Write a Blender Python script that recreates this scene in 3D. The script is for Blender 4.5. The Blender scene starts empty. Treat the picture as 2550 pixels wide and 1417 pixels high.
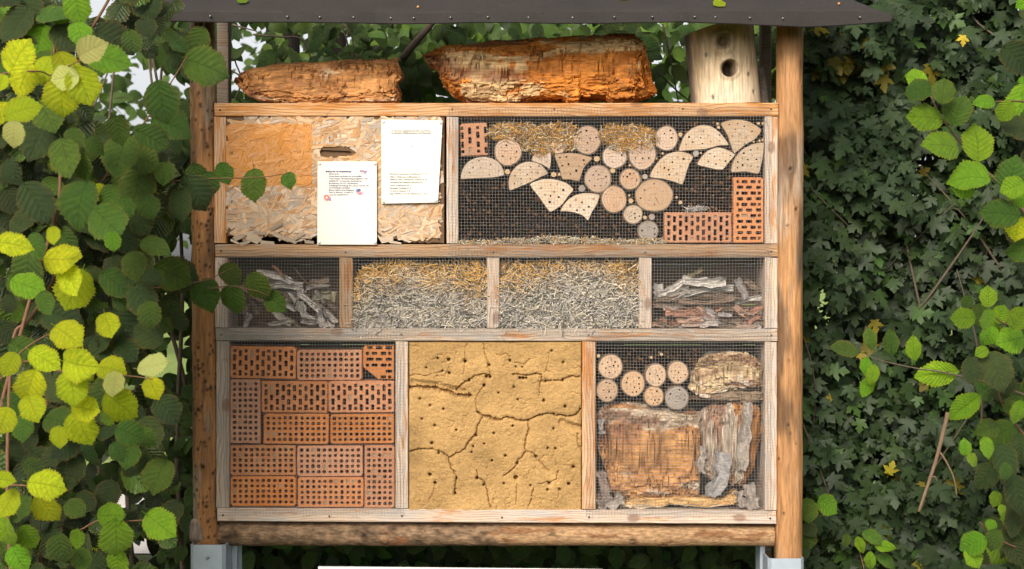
import bpy, math, random
import numpy as np
from mathutils import Vector, Matrix
from mathutils.geometry import delaunay_2d_cdt

random.seed(7)
rng = np.random.default_rng(7)
sc = bpy.context.scene
C = sc.collection
R = math.radians

# ------------------------------------------------------------------ camera
S, D, ZC = 1.45e-3, 5.0, 1.6           # metres per photo pixel on the hotel front, camera distance, camera height
cd = bpy.data.cameras.new('camera')
cam = bpy.data.objects.new('camera', cd)
C.objects.link(cam)
cam.location = (0, -D, ZC)
cam.rotation_euler = (R(90), 0, 0)
cd.sensor_width = 36
cd.lens = 36 * D / (2550 * S)
cd.clip_start, cd.clip_end = 0.05, 2000
cd.dof.use_dof = True
cd.dof.focus_distance = D
cd.dof.aperture_fstop = 5.6
sc.camera = cam

# ------------------------------------------------------------------ light
SUN_EL, SUN_AZ = 33, -20                # elevation; azimuth measured from straight behind the camera, minus = from the left
wd = bpy.data.worlds.new('World')
sc.world = wd
wd.use_nodes = True
nt = wd.node_tree
bg = nt.nodes['Background']
sky = nt.nodes.new('ShaderNodeTexSky')
sky.sky_type = 'NISHITA'
sky.sun_disc = False
sky.sun_elevation = R(SUN_EL)
sky.sun_rotation = R(180 - SUN_AZ)
sky.air_density = 1.0
sky.dust_density = 4.0
hs = nt.nodes.new('ShaderNodeHueSaturation')
hs.inputs['Saturation'].default_value = 0.14
nt.links.new(sky.outputs[0], hs.inputs['Color'])
nt.links.new(hs.outputs[0], bg.inputs[0])
bg.inputs[1].default_value = 0.10
sl = bpy.data.lights.new('sun', 'SUN')
sl.energy = 1.5
sl.angle = R(22)
sl.color = (1.0, 0.90, 0.74)
sun = bpy.data.objects.new('sun', sl)
C.objects.link(sun)
az = R(SUN_AZ)
sd = Vector((math.sin(az) * math.cos(R(SUN_EL)), -math.cos(az) * math.cos(R(SUN_EL)), math.sin(R(SUN_EL))))
sun.rotation_euler = sd.to_track_quat('Z', 'Y').to_euler()
sun.location = sd * 20

sc.view_settings.view_transform = 'Standard'
sc.view_settings.look = 'None'
sc.view_settings.exposure = 1.05
sc.view_settings.gamma = 1.0
sc.view_settings.use_curve_mapping = False
sc.render.engine = 'CYCLES'
sc.cycles.use_denoising = True
sc.cycles.max_bounces = 6
sc.cycles.transparent_max_bounces = 4
sc.cycles.caustics_reflective = False
sc.cycles.caustics_refractive = False

# ------------------------------------------------------------------ helpers
def W(px, py, y=0.0):
    """photo pixel -> point at depth y (y = 0 is the front face of the hotel)"""
    k = (D + y) / D * S
    return Vector(((px - 1275) * k, y, ZC - (py - 708.5) * k))

def K(y=0.0):
    return (D + y) / D * S

def zm(ox, oy, s):
    return lambda pts: [(ox + p[0] / s, oy + p[1] / s) + tuple(q / s for q in p[2:]) for p in pts]

def _h(ix, iy, iz, seed):
    with np.errstate(over='ignore'):
        n = (ix.astype(np.uint32) * np.uint32(374761393) + iy.astype(np.uint32) * np.uint32(668265263)
             + iz.astype(np.uint32) * np.uint32(2246822519) + np.uint32(seed * 7919 + 13))
        n = (n ^ (n >> np.uint32(13))) * np.uint32(1274126177)
        n = n ^ (n >> np.uint32(16))
    return (n & np.uint32(0xffff)).astype(np.float64) / 32767.5 - 1.0

def vn(P, seed=0):
    P = np.asarray(P, float)
    f = np.floor(P)
    t = P - f
    t = t * t * (3 - 2 * t)
    i = f.astype(np.int64) + 100000
    x, y, z = i[..., 0], i[..., 1], i[..., 2]
    r = 0
    for dx in (0, 1):
        wx = t[..., 0] if dx else 1 - t[..., 0]
        for dy in (0, 1):
            wy = t[..., 1] if dy else 1 - t[..., 1]
            for dz in (0, 1):
                wz = t[..., 2] if dz else 1 - t[..., 2]
                r = r + wx * wy * wz * _h(x + dx, y + dy, z + dz, seed)
    return r

def fbm(P, o=4, seed=0):
    P = np.asarray(P, float)
    r, a, n = 0, 1.0, 0
    for k in range(o):
        r = r + a * vn(P * 2 ** k + 17.3 * k, seed + k)
        n += a
        a *= 0.55
    return r / n

def sst(x, a, b):
    t = np.clip((np.asarray(x) - a) / (b - a), 0, 1)
    return t * t * (3 - 2 * t)

# ------------------------------------------------------------------ objects
WL = {}                                  # world location of every object that may be a parent

def tag(o, label=None, cat=None, group=None, kind=None):
    if label: o['label'] = label
    if cat: o['category'] = cat
    if group: o['group'] = group
    if kind: o['kind'] = kind
    return o

def thing(name, label, cat, loc, group=None):
    o = bpy.data.objects.new(name, None)
    o.empty_display_size = 0.05
    C.objects.link(o)
    o.location = loc
    WL[o.name] = Vector(loc)
    return tag(o, label, cat, group)

def mobj(name, V, F, mat, parent=None, smooth=False, col=None, uv=None, origin=None, mi=None):
    V = np.asarray(V, float).reshape(-1, 3)
    c = (V.min(0) + V.max(0)) / 2 if origin is None else np.array(origin, float)
    me = bpy.data.meshes.new(name)
    if isinstance(F, np.ndarray):
        n, k = F.shape
        me.vertices.add(len(V)); me.vertices.foreach_set('co', (V - c).ravel())
        me.loops.add(n * k); me.loops.foreach_set('vertex_index', F.ravel().astype(np.int32))
        me.polygons.add(n)
        me.polygons.foreach_set('loop_start', np.arange(0, n * k, k, dtype=np.int32))
        me.update(calc_edges=True)
    else:
        me.from_pydata((V - c).tolist(), [], [list(map(int, f)) for f in F])
        me.update()
    mats = mat if isinstance(mat, (list, tuple)) else [mat]
    for m in mats: me.materials.append(M[m])
    if mi is not None: me.polygons.foreach_set('material_index', np.asarray(mi, np.int32))
    if smooth: me.polygons.foreach_set('use_smooth', np.ones(len(me.polygons), bool))
    if col is not None:
        col = np.asarray(col, float)
        if col.ndim == 1: col = np.tile(col, (len(V), 1))
        a = me.attributes.new('Col', 'FLOAT_COLOR', 'POINT')
        a.data.foreach_set('color', np.hstack([col[:, :3], np.ones((len(V), 1))]).ravel())
    if uv is not None:
        ul = me.uv_layers.new(name='UVMap')
        li = np.empty(len(me.loops), np.int32)
        me.loops.foreach_get('vertex_index', li)
        ul.data.foreach_set('uv', np.asarray(uv, float)[li].ravel())
    o = bpy.data.objects.new(name, me)
    C.objects.link(o)
    if parent is not None:
        o.parent = parent
        o.location = Vector(c) - WL[parent.name]
    else:
        o.location = c
    WL[o.name] = Vector(c)
    return o

def box_vf(x0, x1, y0, y1, z0, z1, b=0.0):
    """box; with b > 0 its edges are chamfered"""
    if b <= 0:
        V = [(x, y, z) for x in (x0, x1) for y in (y0, y1) for z in (z0, z1)]
        F = [(0, 1, 3, 2), (4, 6, 7, 5), (0, 4, 5, 1), (2, 3, 7, 6), (0, 2, 6, 4), (1, 5, 7, 3)]
        return V, F
    V, F = [], []
    c = ((x0 + x1) / 2, (y0 + y1) / 2, (z0 + z1) / 2)
    h = ((x1 - x0) / 2, (y1 - y0) / 2, (z1 - z0) / 2)
    idx = {}
    for sx in (-1, 1):
        for sy in (-1, 1):
            for sz in (-1, 1):
                for a in range(3):
                    q = [h[0] - b, h[1] - b, h[2] - b]
                    q[a] = h[a]
                    idx[(sx, sy, sz, a)] = len(V)
                    V.append((c[0] + sx * q[0], c[1] + sy * q[1], c[2] + sz * q[2]))
    for a in range(3):
        u, w = [i for i in range(3) if i != a]
        for s in (-1, 1):
            f = []
            for (p, q) in ((-1, -1), (1, -1), (1, 1), (-1, 1)):
                k = [0, 0, 0]; k[a] = s; k[u] = p; k[w] = q
                f.append(idx[(*k, a)])
            F.append(f)
    for a in range(3):
        u, w = [i for i in range(3) if i != a]
        for p in (-1, 1):
            for q in (-1, 1):
                k0 = [0, 0, 0]; k0[a] = -1; k0[u] = p; k0[w] = q
                k1 = list(k0); k1[a] = 1
                F.append([idx[(*k0, u)], idx[(*k1, u)], idx[(*k1, w)], idx[(*k0, w)]])
    for sx in (-1, 1):
        for sy in (-1, 1):
            for sz in (-1, 1):
                F.append([idx[(sx, sy, sz, a)] for a in range(3)])
    return V, F

def board(name, q, y0, y1, mat, parent, b=0.0022, n=14):
    """plank whose front face is the pixel quad q = (tl, tr, br, bl); local X runs along its length"""
    tl, tr, br, bl = [W(p[0], p[1], y0) for p in q]
    horiz = (tr - tl).length > (bl - tl).length
    L = n
    A0, A1, B0, B1 = (tl, tr, bl, br) if horiz else (tl, bl, tr, br)   # edge A from start to end, edge B likewise
    V, F = [], []
    for i in range(L + 1):
        t = i / L
        a, c = A0.lerp(A1, t), B0.lerp(B1, t)
        e = (c - a).normalized() * b
        wob = 0.0006 * math.sin(7 * t + tl.x * 9) 
        dirn = (A1 - A0).normalized()
        if i == 0: sh = dirn * b
        elif i == L: sh = -dirn * b
        else: sh = Vector((0, 0, 0))
        ring = [(a + e, y0, 1), (c - e, y0, 1), (c, y0 + b, 0), (c, y1, 0), (a, y1, 0), (a, y0 + b, 0)]
        for p, yy, fr in ring:
            p = p + (sh if fr else Vector((0, 0, 0)))
            V.append((p.x, yy + wob, p.z))
    for i in range(L):
        for k in range(6):
            F.append((i * 6 + k, i * 6 + (k + 1) % 6, (i + 1) * 6 + (k + 1) % 6, (i + 1) * 6 + k))
    F.append(tuple(range(6))); F.append(tuple(L * 6 + k for k in range(5, -1, -1)))
    V = np.array(V)
    c = (V.min(0) + V.max(0)) / 2
    o = mobj(name, V, F, mat, parent, origin=c)
    # local axes: grain along X
    if not horiz:
        me = o.data
        co = np.empty(len(me.vertices) * 3); me.vertices.foreach_get('co', co); co = co.reshape(-1, 3)
        me.vertices.foreach_set('co', np.stack([co[:, 2], co[:, 1], -co[:, 0]], 1).ravel())
        o.rotation_euler = (0, R(-90), 0)
        me.update()
    return o

def catmull(pts, n=6):
    P = [Vector(p) for p in pts]
    if len(P) < 3: return P
    Q = [2 * P[0] - P[1]] + P + [2 * P[-1] - P[-2]]
    out = []
    for i in range(1, len(Q) - 2):
        for k in range(n):
            t = k / n
            a, b, c, d = Q[i - 1], Q[i], Q[i + 1], Q[i + 2]
            out.append(0.5 * (2 * b + (c - a) * t + (2 * a - 5 * b + 4 * c - d) * t * t + (3 * b - a - 3 * c + d) * t ** 3))
    out.append(P[-1])
    return out

def tube_vf(pts, r0, r1=None, sides=6, n=5, off=0):
    P = catmull(pts, n)
    r1 = r0 if r1 is None else r1
    V, F = [], []
    m = len(P)
    u = None
    for i, p in enumerate(P):
        d = (P[min(i + 1, m - 1)] - P[max(i - 1, 0)]).normalized()
        if u is None:
            u = d.orthogonal().normalized()
        u = (u - d * u.dot(d)).normalized()
        w = d.cross(u)
        r = r0 + (r1 - r0) * i / (m - 1)
        for k in range(sides):
            a = 2 * math.pi * k / sides
            q = p + (u * math.cos(a) + w * math.sin(a)) * r
            V.append(tuple(q))
    for i in range(m - 1):
        for k in range(sides):
            F.append((off + i * sides + k, off + i * sides + (k + 1) % sides, off + (i + 1) * sides + (k + 1) % sides, off + (i + 1) * sides + k))
    F.append(tuple(off + k for k in range(sides - 1, -1, -1)))
    F.append(tuple(off + (m - 1) * sides + k for k in range(sides)))
    return V, F

def tubes(name, list_of, mat, parent, kind=None):
    V, F = [], []
    for a in list_of:
        v, f = tube_vf(*a, off=len(V))
        V += v; F += f
    o = mobj(name, V, F, mat, parent, smooth=True)
    if kind: o['kind'] = kind
    return o

def cyl_grid(p0, p1, r0, r1, nu, nv, disp=None, jag=0.0):
    """cylinder as a fine grid, displaced along its radius; returns V, F, info arrays"""
    p0, p1 = np.array(p0, float), np.array(p1, float)
    ax = (p1 - p0); L = np.linalg.norm(ax); ax = ax / L
    ref = np.array([0, -1, 0.0]) if abs(ax[1]) < 0.9 else np.array([1.0, 0, 0])
    u = ref - ax * ref.dot(ax); u /= np.linalg.norm(u)
    w = np.cross(ax, u)
    T, A = np.meshgrid(np.linspace(0, 1, nv), np.linspace(0, 2 * np.pi, nu, endpoint=False), indexing='ij')
    rad = r0 + (r1 - r0) * T
    dirs = np.cos(A)[..., None] * u + np.sin(A)[..., None] * w
    base = p0 + T[..., None] * L * ax
    P = base + dirs * rad[..., None]
    col = None
    if disp is not None:
        d, col = disp(P, T, A)
        P = P + dirs * d[..., None]
    if jag:
        e = (T < 1e-6) | (T > 1 - 1e-6)
        P = P + ax * (vn(P * 60, 5) * jag * e)[..., None]
    V = P.reshape(-1, 3)
    i, k = np.meshgrid(np.arange(nv - 1), np.arange(nu), indexing='ij')
    k2 = (k + 1) % nu
    F = np.stack([i * nu + k, i * nu + k2, (i + 1) * nu + k2, (i + 1) * nu + k], -1).reshape(-1, 4).tolist()
    n = len(V)
    V = np.vstack([V, p0, p1])
    for k in range(nu):
        F.append((k, n, (k + 1) % nu))
        F.append(((nv - 1) * nu + (k + 1) % nu, n + 1, (nv - 1) * nu + k))
    if col is not None:
        col = np.vstack([col.reshape(-1, 3), col.reshape(-1, 3)[0], col.reshape(-1, 3)[-1]])
    return V, F, col

def inpoly(P, poly):
    x, z = P[:, 0], P[:, 1]
    r = np.zeros(len(P), bool)
    n = len(poly)
    for i in range(n):
        x0, z0 = poly[i]; x1, z1 = poly[(i + 1) % n]
        if z0 == z1: continue
        c = ((z0 > z) != (z1 > z)) & (x < (x1 - x0) * (z - z0) / (z1 - z0) + x0)
        r ^= c
    return r

def plate(name, outline, holes, y, depth, mats, parent=None, origin=None, chamfer=0.0015, hole_depth=None, col=None, back=True):
    """solid plate: outline and hole polygons in world XZ; holes = list of (polygon, depth or None, material index);
    material 0 face, 1 outer wall, 2.. hole bottoms"""
    out = [np.array(p, float) for p in outline]
    c = sum(out) / len(out)
    area = sum(out[i][0] * out[(i + 1) % len(out)][1] - out[(i + 1) % len(out)][0] * out[i][1] for i in range(len(out)))
    if area < 0: out = out[::-1]
    n = len(out)
    inner = []
    for i in range(n):
        t = out[(i + 1) % n] - out[i - 1]
        t = t / (np.linalg.norm(t) + 1e-9)
        inner.append(out[i] + np.array([-t[1], t[0]]) * chamfer)
    pts = [Vector(p) for p in inner]
    edges = [(i, (i + 1) % n) for i in range(n)]
    hp = []
    for poly, dp, mi in holes:
        s = len(pts)
        k = len(poly)
        pts += [Vector(p) for p in poly]
        edges += [(s + i, s + (i + 1) % k) for i in range(k)]
        hp.append((s, k, dp, mi, poly))
    vo, _, fo, _, _, _ = delaunay_2d_cdt(pts, edges, [], 0, 1e-7)
    Pv = np.array([(v.x, v.y) for v in vo])
    cent = np.array([Pv[list(f)].mean(0) for f in fo])
    keep = inpoly(cent, [tuple(p) for p in inner])
    for s, k, dp, mi, poly in hp:
        keep &= ~inpoly(cent, [tuple(p) for p in poly])
    V = [(p[0], y, p[1]) for p in Pv]
    F, MI = [], []
    for f, kk in zip(fo, keep):
        if kk: F.append(tuple(f)[::1]); MI.append(0)
    # outer wall
    a = len(V)
    V += [(p[0], y, p[1]) for p in inner]
    V += [(p[0], y + chamfer, p[1]) for p in out]
    V += [(p[0], y + depth, p[1]) for p in out]
    for i in range(n):
        j = (i + 1) % n
        F.append((a + i, a + n + i, a + n + j, a + j)); MI.append(1)
        F.append((a + n + i, a + 2 * n + i, a + 2 * n + j, a + n + j)); MI.append(1)
    if back:
        F.append(tuple(a + 2 * n + i for i in range(n))); MI.append(1)
    for s, k, dp, mi, poly in hp:
        b = len(V)
        dd = depth - 0.002 if dp is None else dp
        V += [(p[0], y, p[1]) for p in poly]
        V += [(p[0], y + dd, p[1]) for p in poly]
        for i in range(k):
            j = (i + 1) % k
            F.append((b + i, b + j, b + k + j, b + k + i)); MI.append(0 if dp is None else mi)
        F.append(tuple(b + k + i for i in range(k))); MI.append(mi)
    return mobj(name, V, F, mats, parent, origin=origin, mi=MI, col=col)

def circ(x, z, r, n=10, sx=1.0, j=0.0):
    return [(x + r * sx * math.cos(2 * math.pi * i / n) * (1 + random.uniform(-j, j)), z + r * math.sin(2 * math.pi * i / n) * (1 + random.uniform(-j, j))) for i in range(n)]

# ------------------------------------------------------------------ materials
M = {}

class NB:
    def __init__(s, name):
        m = bpy.data.materials.new(name); m.use_nodes = True
        s.m, s.t = m, m.node_tree
        s.p = s.t.nodes['Principled BSDF']
        s.out = s.t.nodes['Material Output']
        s.p.inputs['Specular IOR Level'].default_value = 0.25
        M[name] = m
    def n(s, typ, **kw):
        nd = s.t.nodes.new('ShaderNode' + typ)
        for k, v in kw.items(): setattr(nd, k, v)
        return nd
    def set(s, sock, v):
        if hasattr(v, 'is_linked') or isinstance(v, bpy.types.NodeSocket): s.t.links.new(v, sock)
        elif isinstance(v, (tuple, list)) and len(v) == 3 and sock.type == 'RGBA': sock.default_value = (*v, 1)
        else: sock.default_value = v
    def co(s, kind='Object'):
        return s.n('TexCoord').outputs[kind]
    def mapv(s, v, scale=(1, 1, 1), loc=(0, 0, 0), rot=(0, 0, 0), rnd=0.0):
        if rnd:
            oi = s.n('ObjectInfo').outputs['Random']
            mm = s.n('VectorMath', operation='SCALE'); s.set(mm.inputs[0], (rnd, rnd * 0.73, rnd * 1.31)); s.set(mm.inputs['Scale'], oi)
            ad = s.n('VectorMath', operation='ADD'); s.set(ad.inputs[0], v); s.set(ad.inputs[1], mm.outputs[0]); v = ad.outputs[0]
        mp = s.n('Mapping')
        s.set(mp.inputs[0], v); s.set(mp.inputs['Scale'], scale); s.set(mp.inputs['Location'], loc); s.set(mp.inputs['Rotation'], rot)
        return mp.outputs[0]
    def noise(s, v, scale=5, detail=4, rough=0.55, dist=0.0, color=False):
        nd = s.n('TexNoise'); s.set(nd.inputs['Vector'], v)
        s.set(nd.inputs['Scale'], scale); s.set(nd.inputs['Detail'], detail); s.set(nd.inputs['Roughness'], rough); s.set(nd.inputs['Distortion'], dist)
        return nd.outputs['Color' if color else 'Fac']
    def voro(s, v, scale=5, feature='F1', out='Distance'):
        nd = s.n('TexVoronoi', feature=feature); s.set(nd.inputs['Vector'], v); s.set(nd.inputs['Scale'], scale)
        return nd.outputs[out]
    def math(s, op, a, b=0.0, c=None, clamp=False):
        nd = s.n('Math', operation=op); nd.use_clamp = clamp
        s.set(nd.inputs[0], a); s.set(nd.inputs[1], b)
        if c is not None: s.set(nd.inputs[2], c)
        return nd.outputs[0]
    def ramp(s, f, stops, interp='LINEAR'):
        nd = s.n('ValToRGB'); s.set(nd.inputs[0], f)
        cr = nd.color_ramp; cr.interpolation = interp
        while len(cr.elements) < len(stops): cr.elements.new(0.5)
        for e, (p, c) in zip(cr.elements, stops):
            e.position = p
            e.color = (c, c, c, 1) if not isinstance(c, (tuple, list)) else (*c, 1)
        return nd.outputs[0]
    def mix(s, f, a, b, blend='MIX'):
        nd = s.n('Mix', data_type='RGBA', blend_type=blend)
        s.set(nd.inputs[0], f); s.set(nd.inputs[6], a); s.set(nd.inputs[7], b)
        return nd.outputs[2]
    def attr(s, name='Col'):
        return s.n('Attribute', attribute_name=name).outputs['Color']
    def bump(s, h, strength=0.3, dist=0.002, nrm=None):
        nd = s.n('Bump'); s.set(nd.inputs['Height'], h); s.set(nd.inputs['Strength'], strength); s.set(nd.inputs['Distance'], dist)
        if nrm is not None: s.set(nd.inputs['Normal'], nrm)
        return nd.outputs[0]
    def fin(s, color, rough=0.8, normal=None, metal=0.0):
        s.set(s.p.inputs['Base Color'], color); s.set(s.p.inputs['Roughness'], rough); s.set(s.p.inputs['Metallic'], metal)
        if normal is not None: s.set(s.p.inputs['Normal'], normal)
        return s.m

def sep(b, v):
    nd = b.n('SeparateXYZ'); b.set(nd.inputs[0], v); return nd.outputs

def plain(name, col, rough=0.7, var=0.25, sc_=40, metal=0.0, bump=0.2):
    b = NB(name)
    v = b.mapv(b.co(), rnd=7)
    f = b.noise(v, sc_, 4)
    c = b.mix(f, tuple(x * (1 - var) for x in col), tuple(min(1, x * (1 + var)) for x in col))
    return b.fin(c, rough, b.bump(f, bump, 0.001), metal)

def sawn(name, light, dark, patch, pamt, grey=(0.38, 0.34, 0.31), gamt=0.5, stain=0.5):
    """sawn softwood weathered outdoors, grain along local X"""
    b = NB(name)
    v = b.mapv(b.co(), rnd=9)
    vd = b.noise(b.mapv(v, (1.3, 6, 6)), 1.6, 3, color=True)
    add = b.n('VectorMath', operation='MULTIPLY_ADD'); b.set(add.inputs[0], vd); b.set(add.inputs[1], (0.0, 0.05, 0.075)); b.set(add.inputs[2], v)
    g = b.mapv(add.outputs[0], (0.35, 1, 1))
    w = b.n('TexWave', wave_type='BANDS', bands_direction='Z', wave_profile='SAW')
    b.set(w.inputs['Vector'], g); b.set(w.inputs['Scale'], 30); b.set(w.inputs['Distortion'], 2.4); b.set(w.inputs['Detail'], 2); b.set(w.inputs['Detail Scale'], 1.2)
    ring = b.ramp(w.outputs['Fac'], [(0, 0.0), (0.62, 0.25), (0.9, 1.0), (1, 0.1)])
    fib = b.noise(b.mapv(v, (4, 160, 160)), 3, 5, 0.7)
    c = b.mix(ring, light, dark)
    pm = b.ramp(b.noise(b.mapv(v, (2.2, 9, 14)), 2.2, 4, 0.6), [(0.62 - 0.3 * pamt, 0.0), (0.72 - 0.3 * pamt, 1.0)])
    c = b.mix(pm, c, b.mix(ring, patch, tuple(x * 0.55 for x in patch)))
    gm = b.ramp(b.noise(b.mapv(v, (3, 11, 11), (3, 1, 2)), 2.5, 5, 0.65), [(0.68 - 0.4 * gamt, 0.0), (0.86 - 0.3 * gamt, 1.0)])
    c = b.mix(b.math('MULTIPLY', gm, 0.75), c, b.mix(ring, grey, tuple(x * 0.62 for x in grey)))
    st = b.ramp(b.noise(b.mapv(v, (6, 10, 10), (7, 7, 7)), 3, 6, 0.7), [(0.60, 0.0), (0.72, 1.0)])
    c = b.mix(b.math('MULTIPLY', st, stain), c, (0.14, 0.075, 0.045))
    # knots
    vk = b.mapv(v, (5.5, 9, 9))
    k = b.voro(vk, 1.0)
    kf = b.ramp(k, [(0.0, 1.0), (0.10, 0.9), (0.16, 0.0)])
    c = b.mix(b.math('MULTIPLY', kf, 0.7), c, (0.20, 0.095, 0.05))
    c = b.mix(b.ramp(fib, [(0.30, 0.0), (0.58, 1.0)]), b.mix(0.42, c, (0.07, 0.035, 0.015)), c)
    h = b.math('ADD', b.math('MULTIPLY', fib, 0.6), b.math('MULTIPLY', ring, -0.5))
    return b.fin(c, 0.82, b.bump(h, 0.55, 0.0016))

sawn('wood_top', (0.64, 0.38, 0.19), (0.36, 0.14, 0.045), (0.56, 0.24, 0.07), 0.45, gamt=0.12, stain=0.6)
sawn('wood_warm', (0.66, 0.42, 0.25), (0.42, 0.19, 0.075), (0.56, 0.23, 0.07), 0.45, gamt=0.25, stain=0.3)
sawn('wood_pale', (0.66, 0.51, 0.39), (0.42, 0.28, 0.19), (0.56, 0.27, 0.11), 0.16, gamt=0.62, grey=(0.52, 0.48, 0.45), stain=0.4)
sawn('wood_grey', (0.54, 0.42, 0.32), (0.30, 0.20, 0.13), (0.50, 0.22, 0.07), 0.20, gamt=0.7, grey=(0.38, 0.35, 0.32), stain=0.6)
sawn('wood_stained', (0.46, 0.29, 0.16), (0.22, 0.105, 0.045), (0.40, 0.165, 0.05), 0.3, gamt=0.4, grey=(0.38, 0.34, 0.30), stain=0.9)
sawn('wood_dark', (0.17, 0.12, 0.08), (0.09, 0.055, 0.03), (0.14, 0.08, 0.04), 0.2, gamt=0.3, grey=(0.14, 0.12, 0.10))
sawn('wood_old_post', (0.20, 0.15, 0.11), (0.11, 0.075, 0.05), (0.17, 0.10, 0.05), 0.2, gamt=0.6, grey=(0.20, 0.18, 0.16))

def colmat(name, rough=0.85, nscale=(60, 60, 60), amt=0.45, bump=0.5, bd=0.002, spec=0.2):
    """colour from the mesh's Col attribute (pigment, darkened in some dents and hollows) broken up by grain"""
    b = NB(name)
    v = b.mapv(b.co(), rnd=5)
    f = b.noise(b.mapv(v, nscale), 1, 6, 0.65)
    c = b.mix(b.ramp(f, [(0.3, 0.0), (0.7, 1.0)]), b.mix(amt, b.attr(), (0, 0, 0)), b.mix(1.0, b.attr(), (1 + amt * .55, 1 + amt * .53, 1 + amt * .5), 'MULTIPLY'))
    b.p.inputs['Specular IOR Level'].default_value = spec
    return b.fin(c, rough, b.bump(f, bump, bd))

colmat('rotten', 0.65, (16, 130, 130), 0.62, 1.0, 0.005, 0.3)
colmat('rotten_v', 0.8, (130, 130, 16), 0.62, 1.0, 0.005)
colmat('post_wood', 0.65, (130, 130, 12), 0.5, 0.55, 0.002, 0.3)
colmat('beam_wood', 0.8, (45, 130, 130), 0.6, 0.9, 0.004)
colmat('straw', 0.6, (300, 300, 300), 0.15, 0.1, 0.0005, 0.3)
colmat('reed', 0.85, (200, 200, 200), 0.4, 0.2, 0.0005)
colmat('clay', 0.95, (160, 160, 160), 0.22, 0.55, 0.0016, 0.08)
colmat('bark', 0.9, (60, 140, 140), 0.5, 0.7, 0.0025)
colmat('trunk', 0.95, (40, 40, 12), 0.5, 0.8, 0.006)

# terracotta
b = NB('terracotta')
v = b.mapv(b.co(), rnd=9)
f = b.noise(v, 9, 5, 0.6); g = b.noise(v, 220, 3, 0.6)
c = b.mix(b.ramp(f, [(0.3, 0.0), (0.7, 1.0)]), (0.58, 0.190, 0.046), (0.67, 0.265, 0.085))
c = b.mix(b.ramp(b.noise(v, 26, 5, 0.7), [(0.56, 0.0), (0.72, 1.0)]), c, (0.46, 0.27, 0.15))
c = b.mix(b.math('MULTIPLY', b.ramp(g, [(0.4, 1.0), (0.6, 0.0)]), 0.4), c, (0.30, 0.10, 0.04))
hsv = b.n('HueSaturation'); b.set(hsv.inputs['Color'], c)
oi = b.n('ObjectInfo').outputs['Random']
b.set(hsv.inputs['Value'], b.math('MULTIPLY_ADD', oi, 0.30, 0.82))
b.set(hsv.inputs['Saturation'], b.math('MULTIPLY_ADD', b.math('FRACT', b.math('MULTIPLY', oi, 7.3)), 0.28, 0.78))
b.fin(hsv.outputs[0], 0.9, b.bump(b.math('ADD', g, f), 0.5, 0.0012))

# log end grain: rings round the object's origin
def endgrain(name, base, dark, rim, freq=95):
    b = NB(name)
    v = b.co()
    vr = b.mapv(v, rnd=9)
    x, y, z = sep(b, v)
    comb = b.n('CombineXYZ'); b.set(comb.inputs[0], x); b.set(comb.inputs[2], z)
    ln = b.n('VectorMath', operation='LENGTH'); b.set(ln.inputs[0], comb.outputs[0])
    r = b.math('ADD', ln.outputs['Value'], b.math('MULTIPLY', b.noise(vr, 9, 3), 0.02))
    rr = b.math('FRACT', b.math('MULTIPLY', r, freq * 1.05))
    ring = b.ramp(rr, [(0, 0.0), (0.5, 0.15), (0.85, 1.0), (1, 0.0)])
    at = b.math('ARCTAN2', x, z)
    rad = b.noise(b.mapv(comb.outputs[0], (1, 1, 1)), 140, 3)
    c = b.mix(b.math('MULTIPLY', ring, 0.95), base, dark)
    c = b.mix(b.ramp(b.noise(vr, 14, 5, 0.65), [(0.42, 0.0), (0.62, 0.9)]), c, rim)
    c = b.mix(b.ramp(b.noise(b.mapv(vr, loc=(3, 3, 3)), 24, 6, 0.7), [(0.55, 0.0), (0.72, 0.65)]), c, (0.26, 0.20, 0.155))
    c = b.mix(b.math('MULTIPLY', b.ramp(rad, [(0.35, 1.0), (0.55, 0.0)]), 0.25), c, tuple(q * 0.5 for q in dark))
    hsv = b.n('HueSaturation'); b.set(hsv.inputs['Color'], c)
    oi = b.n('ObjectInfo').outputs['Random']
    b.set(hsv.inputs['Value'], b.math('MULTIPLY_ADD', oi, 0.34, 0.76))
    b.set(hsv.inputs['Saturation'], b.math('MULTIPLY_ADD', b.math('FRACT', b.math('MULTIPLY', oi, 9.7)), 0.4, 0.68))
    b.fin(hsv.outputs[0], 0.85, b.bump(b.math('ADD', ring, rad), 0.35, 0.0008))
endgrain('end_pine', (0.62, 0.42, 0.29), (0.44, 0.25, 0.14), (0.55, 0.33, 0.19))
endgrain('end_pale', (0.66, 0.49, 0.34), (0.55, 0.38, 0.25), (0.58, 0.37, 0.20), 60)
endgrain('end_grey', (0.44, 0.36, 0.29), (0.27, 0.20, 0.15), (0.33, 0.27, 0.22))
endgrain('end_tan', (0.60, 0.38, 0.22), (0.52, 0.30, 0.16), (0.55, 0.34, 0.19), 40)
plain('log_bark', (0.20, 0.135, 0.09), 0.9, 0.5, 90, bump=0.6)
plain('mud_plug', (0.36, 0.25, 0.16), 0.95, 0.3, 150)
plain('hole_shade', (0.05, 0.03, 0.018), 0.95, 0.3, 80)  # near-black paint standing in for the shade inside holes and cracks
plain('stick_end', (0.55, 0.36, 0.19), 0.8, 0.3, 120)
plain('galvanised', (0.50, 0.56, 0.62), 0.42, 0.14, 22, 0.55, 0.05)
plain('wire', (0.27, 0.272, 0.265), 0.5, 0.2, 60, 0.2, 0.0)
plain('nail_metal', (0.30, 0.29, 0.28), 0.35, 0.1, 60, 0.8, 0.0)
plain('pin_white', (0.72, 0.68, 0.58), 0.35, 0.08, 60, 0.0, 0.0)
plain('board_white', (0.80, 0.80, 0.79), 0.5, 0.03, 8, 0.0, 0.02)
plain('paper', (0.74, 0.69, 0.60), 0.5, 0.03, 7, 0.0, 0.08)
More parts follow.
